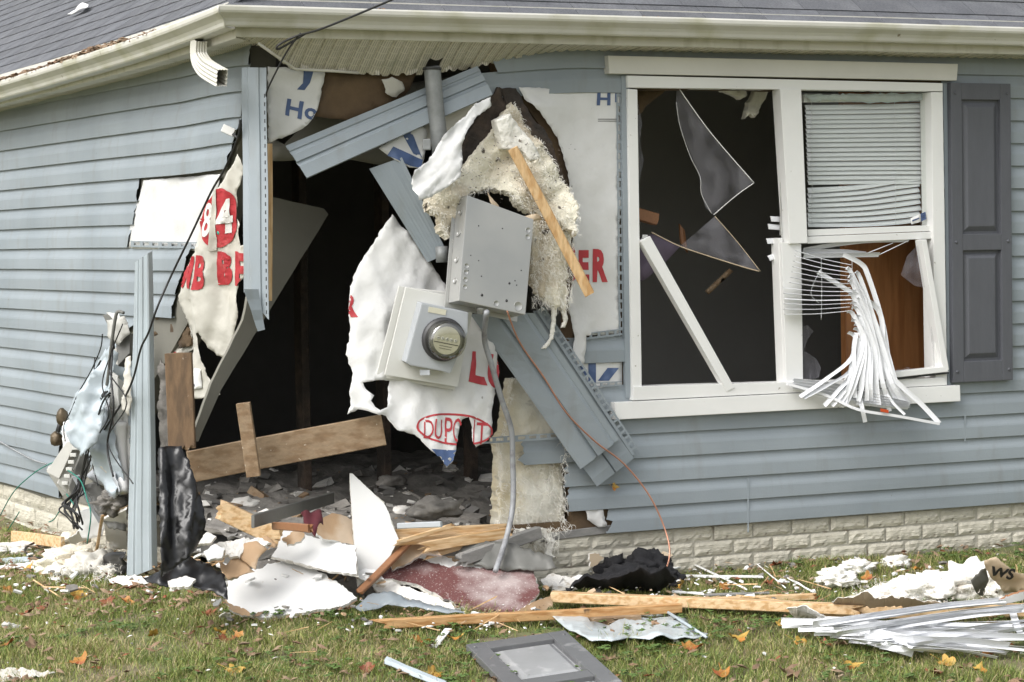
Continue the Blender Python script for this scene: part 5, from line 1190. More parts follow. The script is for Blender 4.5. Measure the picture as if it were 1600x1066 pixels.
scatter('wood_splinters', [(a, b, c, d, n//3, s0, s1*.8, h0, h1) for a, b, c, d, n, s0, s1, h0, h1 in ZN], 'pine', 'pale wood splinters strewn around the wreckage', 4, 'sliver')

# black plastic sheeting by the post
bp_ = empty('black_plastic', G(280, 900), 'glossy black plastic sheeting slumped behind the leaning corner trim', 'plastic sheet')
sheet('sheeting', [(246, 702), (262, 697), (282, 698), (292, 720), (300, 752), (312, 780), (319, 815), (316, 840), (305, 858), (290, 875), (270, 890), (248, 905), (246, 860)], PA(250, 903, .25, 74, -20), M['plastic'], bp_, step=6, jag=1.5, th=.003, disp=lambda x, y: .02+wrc(.05, 75, 71, 1.8, .45)(x, y)+wrc(.016, 34, 73, 1.8, .4)(x, y)+.03*math.exp(-((y-830)/60)**2))
sheet('sheeting', [(160, 868), (172, 862), (196, 862), (196, 900), (180, 902), (163, 892)], PG((160, 895, .02), (196, 900, .02), (175, 863, .12)), M['plastic'], bp_, step=6, jag=1, th=.003, disp=wr(.02, 16))
sheet('sheeting', [(222, 902), (250, 892), (300, 870), (322, 880), (352, 900), (356, 935), (330, 925), (300, 915), (250, 918)], PA(300, 915, .3, 32), M['plastic'], bp_, step=7, jag=2, th=.003, disp=wr(.02, 20))

# ------------------------------------------------------------------ wrecked utility gear at the side wall
ug = empty('utility_gear', LW(150, 790, .2), 'tangle of smashed utility boxes and wires against the side wall', 'utility box')
def ubox(name, tl, tr, br_, bl, d, depth, n, m, bev=.004):
    a = LW(*tl, d); f = PN(a, n); return prism(name, [f(*q)[0] for q in (tl, tr, br_, bl)], depth, n.normalized(), M[m], ug, bev)
NW = (-FW-RT*.5+UP*.05)
ubox('grey_enclosure', (104, 690), (118, 692), (92, 748), (72, 738), .28, .06, NW, 'greybox')
ubox('grey_enclosure', (72, 735), (90, 726), (112, 768), (98, 776), .30, .06, -FW-UP*.3, 'greybox')
ubox('terminal_strip', (112, 693), (128, 698), (104, 772), (90, 756), .25, .03, -FW+RT*.3, 'greybox')
for i in range(6): boxobj('terminal', LW(118-i*3.2, 700+i*11, .29), RT, UP, -FW, .014, .008, .012, M['cream'], ug, .003)
ubox('junction_box', (180, 530), (203, 520), (203, 552), (184, 572), .2, .09, -FW-RT*.25+UP*.1, 'darkbox')
ubox('box_side', (172, 552), (184, 540), (186, 572), (174, 566), .2, .05, -FW-RT*.7, 'greybox')
ubox('metal_arm', (133, 690), (153, 694), (118, 800), (108, 760), .22, .03, -FW+RT*.4, 'darkbox')
ubox('metal_arm', (112, 745), (124, 742), (162, 812), (154, 818), .33, .02, -FW+RT*.2, 'metergrey', .002)
ubox('cover_plate', (166, 575), (184, 588), (186, 652), (168, 630), .22, .02, -FW-RT*.2, 'cream')
ubox('cover_plate', (184, 590), (198, 600), (192, 655), (186, 655), .21, .02, -FW+RT*.3, 'cream')
ubox('small_box', (160, 492), (172, 490), (180, 502), (168, 508), .2, .05, -FW-RT*.3, 'darkbox')
ubox('box_lid', (166, 488), (186, 490), (190, 504), (178, 500), .22, .01, -FW+UP*.4, 'cream', .001)
sheet('crumpled_siding', [(168, 545), (176, 560), (170, 575), (158, 610), (165, 640), (160, 680), (128, 700), (112, 690), (108, 660), (92, 676), (98, 650), (120, 620), (145, 580)], PL(.17), M['siding_l'], ug, step=8, jag=1.5, th=.002, disp=wrc(.03, 60, 81, 1.2, .7))
sheet('crumpled_siding', [(152, 655), (162, 650), (175, 690), (184, 728), (174, 730), (158, 700), (146, 720), (140, 740), (148, 690)], PL(.22), M['siding_l'], ug, step=7, jag=1, th=.002, disp=wrc(.03, 45, 82))
sheet('bent_plate', [(138, 745), (150, 715), (160, 716), (180, 740), (186, 768), (178, 780), (158, 760)], PL(.25), M['metergrey'], ug, step=7, jag=1, th=.003, disp=wr(.02, 25, 83))
sheet('bent_plate', [(160, 600), (175, 640), (172, 655), (160, 640), (150, 650), (158, 625)], PL(.24), M['metergrey'], ug, step=7, jag=1, th=.003, disp=wr(.02, 25, 84))
tube('white_pipe', [LW(190, 660, .2), LW(190, 710, .2), LW(192, 770, .22)], .026, M['dry'], ug, seg=14)
lump('rubble_clot', LW(185, 782, .2), .09, .07, .05, M['rubble'], ug, 4, .7, 4, 3)
lump('rubble_clot', LW(180, 655, .12), .05, .05, .16, M['rubble'], ug, 5, .5, 4, 3)
tube('black_bar', [LW(193, 489, .25), LW(186, 487, .26), LW(181, 494, .27), LW(174, 540, .28), LW(170, 580, .28), LW(167, 602, .28)], .0075, M['darkbox'], ug, seg=8)
for i, pts in enumerate(([(176, 556), (150, 600), (124, 632), (114, 660), (112, 690)], [(160, 522), (157, 545), (142, 580), (122, 615), (112, 640), (100, 665), (102, 690)], [(168, 612), (160, 622), (140, 680), (134, 710), (128, 740)], [(170, 615), (158, 635), (143, 690), (130, 735), (124, 770)])):
    tube('wire', [LW(x, y, .26+.02*i) for x, y in pts], .0045 if i != 1 else .003, M['cable'], ug, seg=6)
for i in range(11): 
    p = LW(166-i*1.9, 616+i*2.6, .29); tube('coil_turn', [p+RT*(.017*math.cos(a))+V((0, -.006, .012*math.sin(a))) for a in np.linspace(0, 6, 8)], .0032, M['dark'], ug, k=2, seg=5)
for i in range(8):
    p = LW(114+i*2.6, 672-i*1.7, .28); tube('coil_turn', [p+UP*(.014*math.cos(a))+RT*(.006*math.sin(a)) for a in np.linspace(0, 6, 8)], .0022, M['dark'], ug, k=2, seg=5)
rr = random.Random(3)
for i in range(10):
    x0, y0 = 118+rr.uniform(-10, 14), 770+rr.uniform(-10, 10)
    tube('wire', [LW(124+rr.uniform(-4, 6), 745, .3), LW(x0, y0, .32), LW(x0-rr.uniform(6, 24), y0+rr.uniform(8, 24), .36), LW(x0-rr.uniform(0, 14), y0+rr.uniform(26, 40), .36), LW(x0+rr.uniform(-6, 14), 818+rr.uniform(-6, 10), .34)], .0042, M['cable'], ug, seg=6)
for pts in ([(0, 806), (22, 768), (55, 738), (84, 722)], [(106, 735), (120, 745), (128, 755), (136, 780), (142, 805), (136, 850)], [(104, 772), (113, 785), (116, 790)], [(92, 800), (84, 812), (76, 816)], [(0, 842), (14, 826), (30, 800)]):
    tube('green_wire', [LW(x, y, .34 if x > 90 else .12) for x, y in pts], .003, M['green'], ug, seg=5)
tube('thin_cable', [LW(0, 690, .03), LW(20, 702, .03), LW(50, 718, .04), LW(72, 725, .1)], .004, M['conduit'], ug, seg=5)
lump('brass_valve', LW(88, 686, .22), .03, .03, .034, M['brass'], ug, 2, .2, 3); lump('brass_valve', LW(97, 652, .2), .026, .03, .045, M['brass'], ug, 6, .25, 3)
tube('valve_stem', [LW(96, 655, .2), LW(90, 675, .22)], .012, M['dark'], ug, sm=False)

for i, (ol, d, m, am) in enumerate((
    ([(200, 500), (206, 560), (204, 640), (206, 720), (200, 790), (182, 792), (172, 740), (178, 690), (168, 660), (180, 600), (176, 560), (186, 515)], .06, 'siding_l', .035),
    ([(140, 600), (158, 590), (168, 612), (160, 640), (166, 670), (150, 690), (140, 720), (126, 700), (132, 650)], .24, 'siding_l', .03),
    ([(100, 660), (120, 650), (132, 664), (126, 690), (112, 706), (98, 700)], .2, 'dry', .03),
    ([(150, 700), (166, 690), (178, 712), (170, 740), (156, 730)], .3, 'wrapd', .025),
    ([(196, 560), (204, 556), (206, 620), (200, 650), (190, 640), (194, 600)], .25, 'wrapd', .02),
    ([(132, 760), (150, 748), (168, 780), (196, 800), (196, 830), (170, 826), (150, 800)], .28, 'darkbox', .03),
    ([(116, 800), (150, 792), (166, 812), (160, 838), (128, 842)], .3, 'dry', .03),
    ([(170, 540), (184, 552), (176, 600), (164, 640), (152, 690), (128, 714), (110, 694), (98, 664), (112, 640), (135, 598), (152, 566)], .27, 'siding_l', .05),
    ([(150, 650), (168, 636), (184, 700), (192, 742), (182, 778), (160, 762), (140, 735), (146, 690)], .29, 'siding_l', .05),
    ([(176, 640), (200, 630), (204, 700), (202, 770), (186, 776), (180, 700)], .22, 'dry', .03),
    ([(164, 500), (196, 494), (204, 520), (186, 540), (170, 528)], .24, 'greybox', .03),
    ([(250, 560), (262, 580), (266, 640), (270, 700), (252, 706), (248, 640)], .0, 'rubble', .05))):
    a0 = LW(*ol[0], d); sheet('crushed_panel', ol, PN(a0, (-FW-RT*.35+UP*(.1*(i % 3)))), M[m], ug, step=6, jag=2, th=.003, disp=wrc(am, 58, 100+i, 1.3, .9), smooth=True)
for i in range(5):
    x0 = 190-i*11; u_ = rr.uniform; tube('wire', [LW(x0+u_(-8, 8), 520+i*14+u_(-20, 20), .27), LW(x0+u_(-22, 10), 575+i*12, .3), LW(x0+u_(-30, 14), 630+i*10, .31), LW(x0+u_(-34, 4), 690+i*6, .3), LW(x0+u_(-30, 20), 720+u_(0, 40), .3)], (.003, .0045)[i % 2], M['cable'], ug, seg=6)
# debris at the foot of the side wall
tag(board('short_board', G(20, 838, .05), G(98, 848, .06), .055, .02, M['pineh'], None, side=UP), 'short pale board on the ground left of the utility tangle', 'lumber')
tag(board('thin_stick', G(148, 872, .03), LW(161, 806, .36), .014, .01, M['pine'], None, side=RT, jag1=.01), 'thin upright wood stick leaning before the leaning corner trim', 'lumber')
tag(tube('cable_loop', [G(104, 838, .05), G(75, 842, .05), G(46, 852, .04), G(39, 862, .03), G(50, 870, .02), G(75, 874, .03)], .006, M['cable'], None, seg=7), 'black cable loop on the ground by the short pale board', 'cable')
lf = empty('foam_insulation', G(130, 900), 'dirty white insulation heap at the foot of the side wall', 'insulation')
for i, (x, y, rx, ry, rz, m) in enumerate(((118, 878, .16, .1, .07, 'insul'), (150, 888, .13, .09, .075, 'wrapd'), (95, 895, .08, .05, .035, 'insulw'), (182, 895, .08, .05, .04, 'wrapd'), (110, 850, .1, .07, .05, 'insul'))):
    lump('tuft', G(x, y, rz*.5), rx, ry, rz, M[m], lf, 30+i, .55, 4, 2.6)
fibres('loose_fibre', [(G(random.uniform(80, 190), random.uniform(850, 905), .07), V((0, -.5, .3))) for _ in range(200)], 500, .035, M['insulw'], lf, 8)
slab('wallboard_shard', [(160, 812), (198, 795), (198, 860), (176, 858), (166, 842)], P3(G(176, 862, .05), G(198, 862, .05), LW(190, 797, .22)), 'dry', 'white wallboard piece leaning behind the leaning corner trim', disp=wr(.006, 30))
slab('wallboard_shard', [(170, 905), (188, 900), (220, 900), (247, 899), (240, 910), (212, 914), (176, 912)], PG((170, 908, .04), (247, 902, .05), (212, 914, .02)), 'dry', 'flat white scrap lying in front of the leaning corner trim foot', step=7, jag=2)
slab('vinyl_scrap', [(106, 842), (135, 822), (138, 830), (142, 838), (112, 855)], PG((106, 848, .08), (142, 838, .08), (135, 822, .14)), 'trim', 'white vinyl scrap among the wires at the side wall', 'scrap', th=.004, back='trim')
slab('vinyl_scrap', [(0, 872), (44, 870), (46, 878), (20, 881), (0, 880)], PG((0, 876, .02), (46, 874, .02), (20, 881, .01)), 'siding_l', 'pale siding scrap at the far left edge of the grass', 'scrap', th=.004, back='siding_l')
slab('vinyl_scrap', [(0, 884), (30, 880), (62, 880), (58, 887), (30, 888), (0, 889)], PG((0, 887, .02), (60, 883, .02), (30, 889, .01)), 'trim', 'white strip just below the pale siding scrap', 'scrap', th=.004, back='trim')
tag(lump('plaster_lump', G(28, 858, .02), .14, .08, .035, M['gyp'], None, 9, .6, 4, 2.5), 'flattened greyish plaster lump left of the cable loop', 'rubble')

# ------------------------------------------------------------------ foreground and right side
jk = empty('black_jacket', G(990, 915), 'crumpled black jacket lying against the brick base', 'jacket')
for i, (x, y, rx, ry, rz) in enumerate(((1012, 893, .115, .11, .085), (955, 892, .10, .09, .07), (985, 905, .14, .11, .06), (1035, 905, .07, .09, .055), (935, 912, .09, .08, .035))):
    lump('fold', G(x, y, rz*.45), rx, ry, rz, M['cloth'], jk, 40+i, .5, 4, 2.4)
sheet('sleeve', [(884, 922), (905, 912), (950, 902), (1000, 892), (1040, 890), (1058, 905), (1040, 922), (980, 922), (930, 922)], PG((884, 922, .03), (1058, 912, .04), (1000, 892, .12)), M['cloth'], jk, step=8, jag=1.5, th=.012, disp=wr(.03, 28, 91))
tag(ruled('foam_strip', G(866, 922, .03), G(876, 923, .03), R(1034, 885, .16), R(1036, 889, .16), [(0, 0), (1, 0)], M['wrapd'], None, n=8, warp=.006, th=.006), 'grey white trim strip lying across the black jacket', 'trim')
slab('wallboard_shard', [(921, 866), (936, 865), (944, 872), (930, 884), (922, 886)], PR(.06), 'kraft', 'small pinkish board scrap leaning on the bricks above the jacket', step=7)
slab('wallboard_shard', [(862, 908), (880, 900), (902, 906), (905, 915), (875, 925), (862, 920)], PG((862, 918, .03), (905, 914, .03), (880, 900, .06)), 'gyp', 'grey plaster scrap right of the maroon slab', step=7, jag=2)
slab('wallboard_shard', [(800, 958), (835, 940), (860, 932), (864, 945), (845, 956), (820, 962)], PG((800, 960, .02), (864, 945, .03), (845, 934, .06)), 'paper', 'brown board corner beneath the right end of the maroon slab', step=7)
tag(board('long_stud', G(862, 932, .05), G(1330, 952, .05), .04, .085, M['pineh'], None, side=UP, jag1=.05, seed=31), 'long pale stud lying from the maroon slab towards the blind pile', 'lumber')
tag(board('long_stud', G(620, 974, .03), G(1062, 950, .035), .036, .05, M['pine2'], None, side=UP, jag0=.09, seed=32), 'long orange brown stud lying in front of the maroon slab', 'lumber')
tag(board('long_stud', G(1280, 957, .035), G(1680, 953, .05), .05, .06, M['pineh'], None, side=UP, jag0=.02, seed=33), 'knotty pale stud running off the right edge behind the blind pile', 'lumber')
tag(board('long_stud', G(1120, 938, .03), G(1268, 932, .03), .026, .04, M['pineh'], None, side=UP, jag1=.02, seed=34), 'short pale stud in the grass behind the long one', 'lumber')
tag(board('dark_block', G(924, 972, .02), G(998, 968, .02), .035, .05, M['oldwood'], None, side=UP, seed=35), 'short weathered block under the orange brown stud', 'lumber')
tag(sheet('clear_siding', [(860, 972), (880, 970), (915, 968), (922, 982), (950, 985), (1000, 968), (1046, 958), (1106, 997), (1080, 1000), (1020, 1004), (985, 1000), (955, 1010), (920, 1006), (890, 992)], PG((860, 975, .02), (1100, 998, .02), (960, 1008, .03)), M['wrapfilm'], None, step=9, jag=1, th=.002, disp=lambda x, y: .02+wrc(.022, 60, 95, .8, 1.6)(x, y)), 'crumpled pale blue vinyl sheet lying in the grass', 'siding')
tag(tube('vinyl_edge', [G(1044, 957, .03), G(1075, 977, .03), G(1104, 996, .03)], .006, M['siding_l'], None, sm=False), 'rolled edge of the crumpled vinyl sheet', 'siding')
# second shutter, fallen
fs_ = empty('fallen_shutter', G(830, 1030), 'dark grey panelled shutter fallen flat in the grass', 'shutter')
a, b, c = G(728, 1018, .03), G(880, 996, .05), G(926, 1050, .05)
X = (b-a).normalized(); Z = (c-b); Z = -(Z-X*Z.dot(X)).normalized(); Nn = X.cross(Z)
if Nn.z < 0: Nn = -Nn
L_ = 1.36
shutter_root = fs_
Wd = (b-a).length*1.02
def shutter_off(*a_): 
    for o_ in a_: pass
shutter(fs_, a-Z*L_+V((0, 0, 0)), X, Z, Nn, Wd, L_, M['shut2'], (L_-.50, L_-.43), M['shutp'])
for ch in fs_.children: ch.matrix_parent_inverse = Matrix.Translation(-fs_.location)
# blind heap at the right
bh = empty('blind_heap', G(1420, 1005), 'heap of loose white blind slats on the grass', 'blind')
rr = random.Random(9)
for i in range(46):
    t = rr.random(); y = 968+t*44; x0 = 1222+max(0, (t-.25))*260*rr.uniform(.5, 1.2)+rr.uniform(-5, 60); x1 = rr.choice((1420, 1500, 1580, 1660))+rr.uniform(-30, 30); sl_ = rr.uniform(-14, 14)+(10 if t > .5 else 0)*-1
    h = .035+.05*rr.random()*(1-abs(t-.4))
    P = [G(x0, y+sl_*.2, h), G(x0*.66+x1*.34, y+rr.uniform(-4, 4), h+.02), G(x0*.3+x1*.7, y-sl_*.4+rr.uniform(-3, 3), h+.015), G(x1, y-sl_*.8, h)]
    if i % 5 == 0: P = [p+V((0, 0, .03)) for p in (G(x0+40, y+14, h), G(x0+120, y+2, h+.02), G(x0+230, y-14, h), G(x0+330, y-24, h))]
    tl = rr.uniform(-.5, 1.1); wv = V((.3*math.cos(tl), -math.cos(tl), math.sin(tl)))
    ribbon('slat', P, [wv]*4, .024 if i % 4 else .034, M['slat'], bh, 3)
ribbon('slat', [G(1580, 948, .06), G(1588, 975, .06), G(1600, 1000, .05)], [V((1, .3, 0))]*3, .03, M['slat'], bh)
# white insulation and kraft facing at the right
wi = empty('white_insulation', G(1460, 925), 'torn white insulation batt lying along the brick base', 'insulation')
for i, (x, y, rx, ry, rz) in enumerate(((1375, 930, .16, .10, .03), (1420, 918, .14, .10, .06), (1448, 908, .09, .09, .06), (1480, 912, .16, .10, .06), (1520, 905, .16, .12, .09), (1350, 938, .1, .05, .02), (1560, 915, .12, .1, .07), (1395, 925, .1, .08, .05))):
    lump('tuft', G(x, y+8, rz*.5), rx, ry, rz, M['insulw'], wi, 60+i, .5, 4, 2.6)
fibres('loose_fibre', [(G(random.uniform(1330, 1560), random.uniform(905, 940), .08), V((0, -.5, .5))) for _ in range(250)], 500, .03, M['insulw'], wi, 9)
kf = sheet('kraft_sheet', [(1538, 874), (1556, 870), (1575, 884), (1594, 898), (1612, 900), (1612, 925), (1570, 928), (1552, 910), (1540, 890)], PG((1545, 915, .10), (1605, 925, .08), (1570, 876, .20)), M['kraft'], wi, step=7, jag=1.5, th=.0015, disp=wr(.02, 30, 97))
mk_ = PG((1545, 915, .10), (1605, 925, .08), (1570, 876, .20)); dk_ = wr(.02, 30, 97)
lettering('WS', [(1550, 882), (1588, 888), (1582, 904), (1544, 898)], mk_, dk_, M['blackink'], wi, None, .04, .003)
sheet('foil_scrap', [(1517, 908), (1540, 886), (1545, 905), (1536, 932), (1526, 928)], PG((1520, 930, .05), (1540, 930, .05), (1535, 888, .16)), M['darkbox'], wi, step=6, jag=1, th=.002, disp=wr(.01, 10))
for i, (x, y, s) in enumerate(((1340, 888, .06), (1305, 903, .065), (1400, 880, .05), (1322, 908, .04))):
    o = lump('insulation_tuft', G(x, y, s*.3), s*1.3, s, s*.6, M['insulw'], None, 80+i, .6, 4, 2.8)
    tag(o, ('small white insulation tuft left of the long batt near the bricks', 'larger loose tuft among brown leaves before the bricks', 'white insulation tuft standing close to the bricks', 'flat insulation tuft between leaves and bricks')[i], 'insulation')
slab('kraft_board', [(1300, 942), (1340, 930), (1356, 924), (1372, 934), (1430, 936), (1480, 942), (1520, 950), (1470, 952), (1400, 950), (1310, 948)], PG((1300, 946, .07), (1520, 950, .07), (1400, 934, .12)), 'kraft', 'long torn kraft paper strip over the knotty stud', 'paper', th=.002, disp=wr(.012, 30), jag=2)
slab('bent_trim', [(1550, 946), (1580, 930), (1612, 922), (1612, 934), (1580, 942), (1556, 950)], PG((1550, 949, .06), (1612, 934, .10), (1600, 924, .13)), 'dry', 'curved white backed board at the right edge above the blind heap', 'wallboard', th=.01, back='stain')
for i, (a, b, wd, lab) in enumerate((((1048, 886), (1075, 880), .012, 'bent white strip end beside the black jacket'), ((1082, 881), (1164, 920), .012, 'thin white strip in the grass right of the jacket'), ((1182, 882), (1224, 917), .02, 'short white strip slanting in the grass by the bricks'), ((1062, 898), (1190, 899), .02, 'white strip lying level along the bricks'), ((1228, 900), (1268, 922), .035, 'wider white scrap lying right of the slanting strip'), ((1100, 928), (1200, 924), .03, 'grey plank lying flat in the grass'), ((1050, 922), (1098, 926), .012, 'small white chip row behind the long stud'))):
    tag(ruled('white_strip', G(*a, .03), G(a[0]+3, a[1]+2.5, .03), G(*b, .03), G(b[0]+3, b[1]+2.5, .03), [(0, 0), (1, 0)], M['dry'] if i != 5 else M['oldgrey'], None, n=4, warp=.004, th=.005, seed=i), lab, 'trim')
tag(board('paint_stick', G(676, 1012, .02), G(700, 982, .03), .028, .003, M['dry'], None, side=RT), 'flat white stick in the grass left of the fallen shutter', 'stick')
tag(ruled('vinyl_channel', G(600, 1036, .03), G(606, 1030, .035), G(690, 1074, .03), G(700, 1068, .035), [(0, 0), (.2, .012), (.8, .012), (1, 0)], M['siding_l'], None, n=6, warp=.004, th=.003), 'pale blue vinyl channel at the bottom of the grass', 'trim')
slab('white_scrap', [(0, 1044), (30, 1044), (86, 1050), (60, 1056), (20, 1062), (0, 1066)], PG((0, 1058, .02), (86, 1051, .02), (20, 1062, .015)), 'wrapd', 'dirty white scrap at the bottom left corner of the grass', 'scrap', th=.003, jag=2, disp=wr(.01, 14))
slab('white_scrap', [(2, 976), (14, 971), (32, 977), (20, 984), (6, 983)], PG((2, 980, .02), (32, 978, .02), (14, 972, .04)), 'wrap', 'small crumpled white scrap near the left edge of the grass', 'scrap', th=.002, jag=2, disp=wr(.012, 8), step=5)
slab('white_scrap', [(342, 964), (352, 956), (365, 962), (360, 969), (346, 970)], PG((342, 968, .01), (365, 964, .02), (352, 957, .05)), 'dry', 'small crumpled white scrap in the grass before the wallboard pile', 'scrap', th=.004, jag=1.5, disp=wr(.01, 8), step=5)
slab('white_scrap', [(1228, 952), (1250, 946), (1280, 955), (1296, 968), (1270, 972), (1240, 962)], PG((1228, 958, .05), (1296, 970, .05), (1250, 947, .1)), 'insulw', 'crumpled white sheet at the left tip of the blind heap', 'scrap', th=.003, jag=1, disp=wr(.02, 22))

# ------------------------------------------------------------------ grass, litter and leaves
pile = [[(353, 908), (402, 889), (472, 878), (560, 915), (590, 900), (640, 868), (840, 893), (845, 925), (810, 962), (700, 945), (600, 945), (480, 958), (410, 967), (356, 941)], [(728, 1012), (880, 992), (930, 1050), (932, 1070), (770, 1070)], [(880, 975), (1050, 960), (1100, 996), (950, 1008)], [(80, 845), (250, 850), (320, 880), (350, 930), (250, 912), (90, 905)], [(1260, 972), (1610, 968), (1610, 1000), (1330, 990)], [(930, 880), (1060, 880), (1060, 915), (930, 920)]]
n = 2000000
bx_, by_ = RNG.uniform(-2.8, 4.6, n), RNG.uniform(-3.6, 4.6, n)
keep = ((bx_ < -.02) | (by_ < -.02)) & ((bx_ < .05) | (by_ < .05))
d = np.stack([bx_-CAM.x, by_-CAM.y, np.full(n, -.3)-CAM.z], 1); zc = d@np.array(FW); pxx = 800+F_PX*(d@np.array(RT))/zc; pyy = 533-F_PX*(d@np.array(UP))/zc
keep &= (pxx > -220) & (pxx < 1800) & (pyy < 1160)
idx = np.nonzero(keep)[0]; idx = idx[RNG.random(len(idx)) < min(1, 340000/len(idx))]
gv = []; gf = []; gc = []
for i in idx:
    x, y = float(bx_[i]), float(by_[i]); px, py = pxx[i], pyy[i]
    dens_ = .42+.7*nz(x, y, 2.6, 3)+.4*nz(x, y, 7, 5)
    s = math.hypot(max(-x, 0), max(-y, 0))
    if s < .25: dens_ -= .35*(1-s/.25)
    if x < 0 and y > .3: dens_ -= .45*max(0, 1-(-x)/.5)
    if random.random() > dens_+.32: continue
    if any(inside(px, py, q) for q in pile) and random.random() < .93: continue
    z = gz(x, y); tall = random.random()
    h = (.018+.030*random.random()**1.5)*(1.9 if tall > .985 else 1)*(.65+.5*max(0, dens_)); a = random.uniform(0, 6.283); ln = random.uniform(.3, 1.7)*h
    wx, wy = math.cos(a+1.57)*.0013, math.sin(a+1.57)*.0013
    if random.random() < .06: wx *= 2.2; wy *= 2.2
    b = len(gv); dx, dy = math.cos(a)*ln, math.sin(a)*ln
    gv += [(x-wx, y-wy, z-.004), (x+wx, y+wy, z-.004), (x+dx*.4-wx*.8, y+dy*.4-wy*.8, z+h*.6), (x+dx*.4+wx*.8, y+dy*.4+wy*.8, z+h*.6), (x+dx, y+dy, z+h)]
    gf += [(b, b+1, b+3, b+2), (b+2, b+3, b+4)]
    k = random.random()+.35*nz(x, y, 3, 9)
    c = (.135, .19, .04) if k < .27 else (.225, .28, .065) if k < .55 else (.34, .345, .11) if k < .76 else (.46, .38, .21)
    f = random.uniform(.75, 1.2); gc += [(c[0]*f, c[1]*f, c[2]*f, 1)]*5
me = bpy.data.meshes.new('grass'); me.from_pydata(gv, [], gf)
at = me.color_attributes.new('tint', 'FLOAT_COLOR', 'POINT'); at.data.foreach_set('color', np.array(gc, dtype=np.float32).ravel())
gm = bpy.data.materials.new('grass_blade'); gm.use_nodes = True; t = gm.node_tree; b = t.nodes['Principled BSDF']
va = t.nodes.new('ShaderNodeVertexColor'); va.layer_name = 'tint'; t.links.new(va.outputs[0], b.inputs['Base Color']); b.inputs['Roughness'].default_value = .6
tl_ = t.nodes.new('ShaderNodeBsdfTranslucent'); t.links.new(va.outputs[0], tl_.inputs[0]); mx_ = t.nodes.new('ShaderNodeMixShader'); mx_.inputs[0].default_value = .25
t.links.new(b.outputs[0], mx_.inputs[1]); t.links.new(tl_.outputs[0], mx_.inputs[2]); t.links.new(mx_.outputs[0], t.nodes['Material Output'].inputs[0])
me.materials.append(gm); go = bpy.data.objects.new('grass', me); COL.objects.link(go); tag(go, 'short rough lawn grass in front of the house', 'grass', None, 'stuff')
# clover and small weeds
cv = []; cf = []
for i in range(7500):
    x, y = random.uniform(-2, 4.6), random.uniform(-3.4, .2)
    if x > 0 and y > -.03: continue
    if nz(x, y, 1.6, 13) < .02: continue
    z = gz(x, y)+random.uniform(.012, .04); s = random.uniform(.005, .014)
    for k in range(3):
        a = random.random()*.5+k*2.09; b = len(cv); c = V((x+math.cos(a)*s, y+math.sin(a)*s, z+random.uniform(-.003, .003)))
        cv += [c+V((math.cos(q+a)*s, math.sin(q+a)*s, .3*s*math.sin(q*2))) for q in np.linspace(0, 6.283, 7)[:-1]]; cf.append(tuple(range(b, b+6)))
tag(mk('clover', cv, cf, mat('clover_leaf', (.09, .15, .035), .6, .3, 30)), 'low clover patches among the lawn grass', 'clover', None, 'stuff')
# brown leaf litter
lp = []
for i in range(16000):
    x, y = random.uniform(-2, 4.7), random.uniform(-3.4, 4.5)
    if x > 0 and y > -.01: continue
    s = math.hypot(max(-x, 0), max(-y, 0))
    if random.random() > .22+.25*max(0, nz(x, y, 2.2, 15))+(.75 if (x < 0 and y > .35 and s < .7) else 0)+(.35 if s < .18 else 0): continue
    lp.append(V((x, y, gz(x, y)+random.uniform(.008, .03))))
def litter(name, pts, per, size, m, lab, seed):
    rr = random.Random(seed); vs = []; fs = []
    for p in pts:
        for _ in range(per):
            a = rr.uniform(0, 6.28); s = size*rr.uniform(.4, 1.3); X = V((math.cos(a), math.sin(a), rr.uniform(-.5, .5))).normalized(); Y = V((-math.sin(a), math.cos(a), rr.uniform(-.5, .5))).normalized(); q = p+V((rr.uniform(-.03, .03), rr.uniform(-.03, .03), rr.uniform(0, .012)))
            b = len(vs); vs += [q-X*s, q-Y*s*.5, q+X*s, q+Y*s*.5, q+V((0, 0, s*.3))]; fs += [(b, b+1, b+4), (b+1, b+2, b+4), (b+2, b+3, b+4), (b+3, b, b+4)]
    return tag(mk(name, vs, fs, M[m]), lab, 'leaves', None, 'stuff')
litter('leaf_litter', lp[::2]+lp[1::3], 1, .024, 'leafb', 'brown dead leaf litter scattered through the grass', 1)
litter('leaf_fragments', lp[1::4], 1, .018, 'leafr', 'small russet leaf fragments scattered through the grass', 2)
litter('pale_fragments', lp[3::9], 1, .012, 'gyp', 'tiny pale plaster crumbs scattered through the grass', 3)
# larger single leaves
def leafmesh(seed, m):
    rr = random.Random(seed); vs = [(0, 0, .006)]; fs = []; n = 22
    for i in range(n):
        a = 2*math.pi*i/n; lob = 1+.15*math.cos(5*a+.3*seed)+.09*math.cos(11*a+seed)+rr.uniform(-.10, .10); r = .034*lob*(.7+.3*abs(math.cos(a/2)))
        lx, ly = r*math.cos(a)*1.15, r*math.sin(a); q = lx*math.cos(seed)+ly*math.sin(seed)
        vs.append((lx, ly, 13*q*q+.004*math.sin(5*a+seed)+.003*rr.random()))
    vs = [vs[0]]+[(x*.55, y*.55, z*.36+.004*math.sin(i*2.4)) for i, (x, y, z) in enumerate(vs[1:])]+vs[1:]
    fs = [(0, 1+i, 1+(i+1) % n) for i in range(n)]+[(1+i, 1+n+i, 1+n+(i+1) % n, 1+(i+1) % n) for i in range(n)]
    b = len(vs); vs += [(-.03, -.0012, .004), (-.03, .0012, .004), (-.075, .0012, .010), (-.075, -.0012, .010)]; fs.append((b, b+1, b+2, b+3))
    me = bpy.data.meshes.new('fallen_leaf'); me.from_pydata(vs, [], fs); me.materials.append(M[m]); me.polygons.foreach_set('use_smooth', [True]*len(fs)); return me
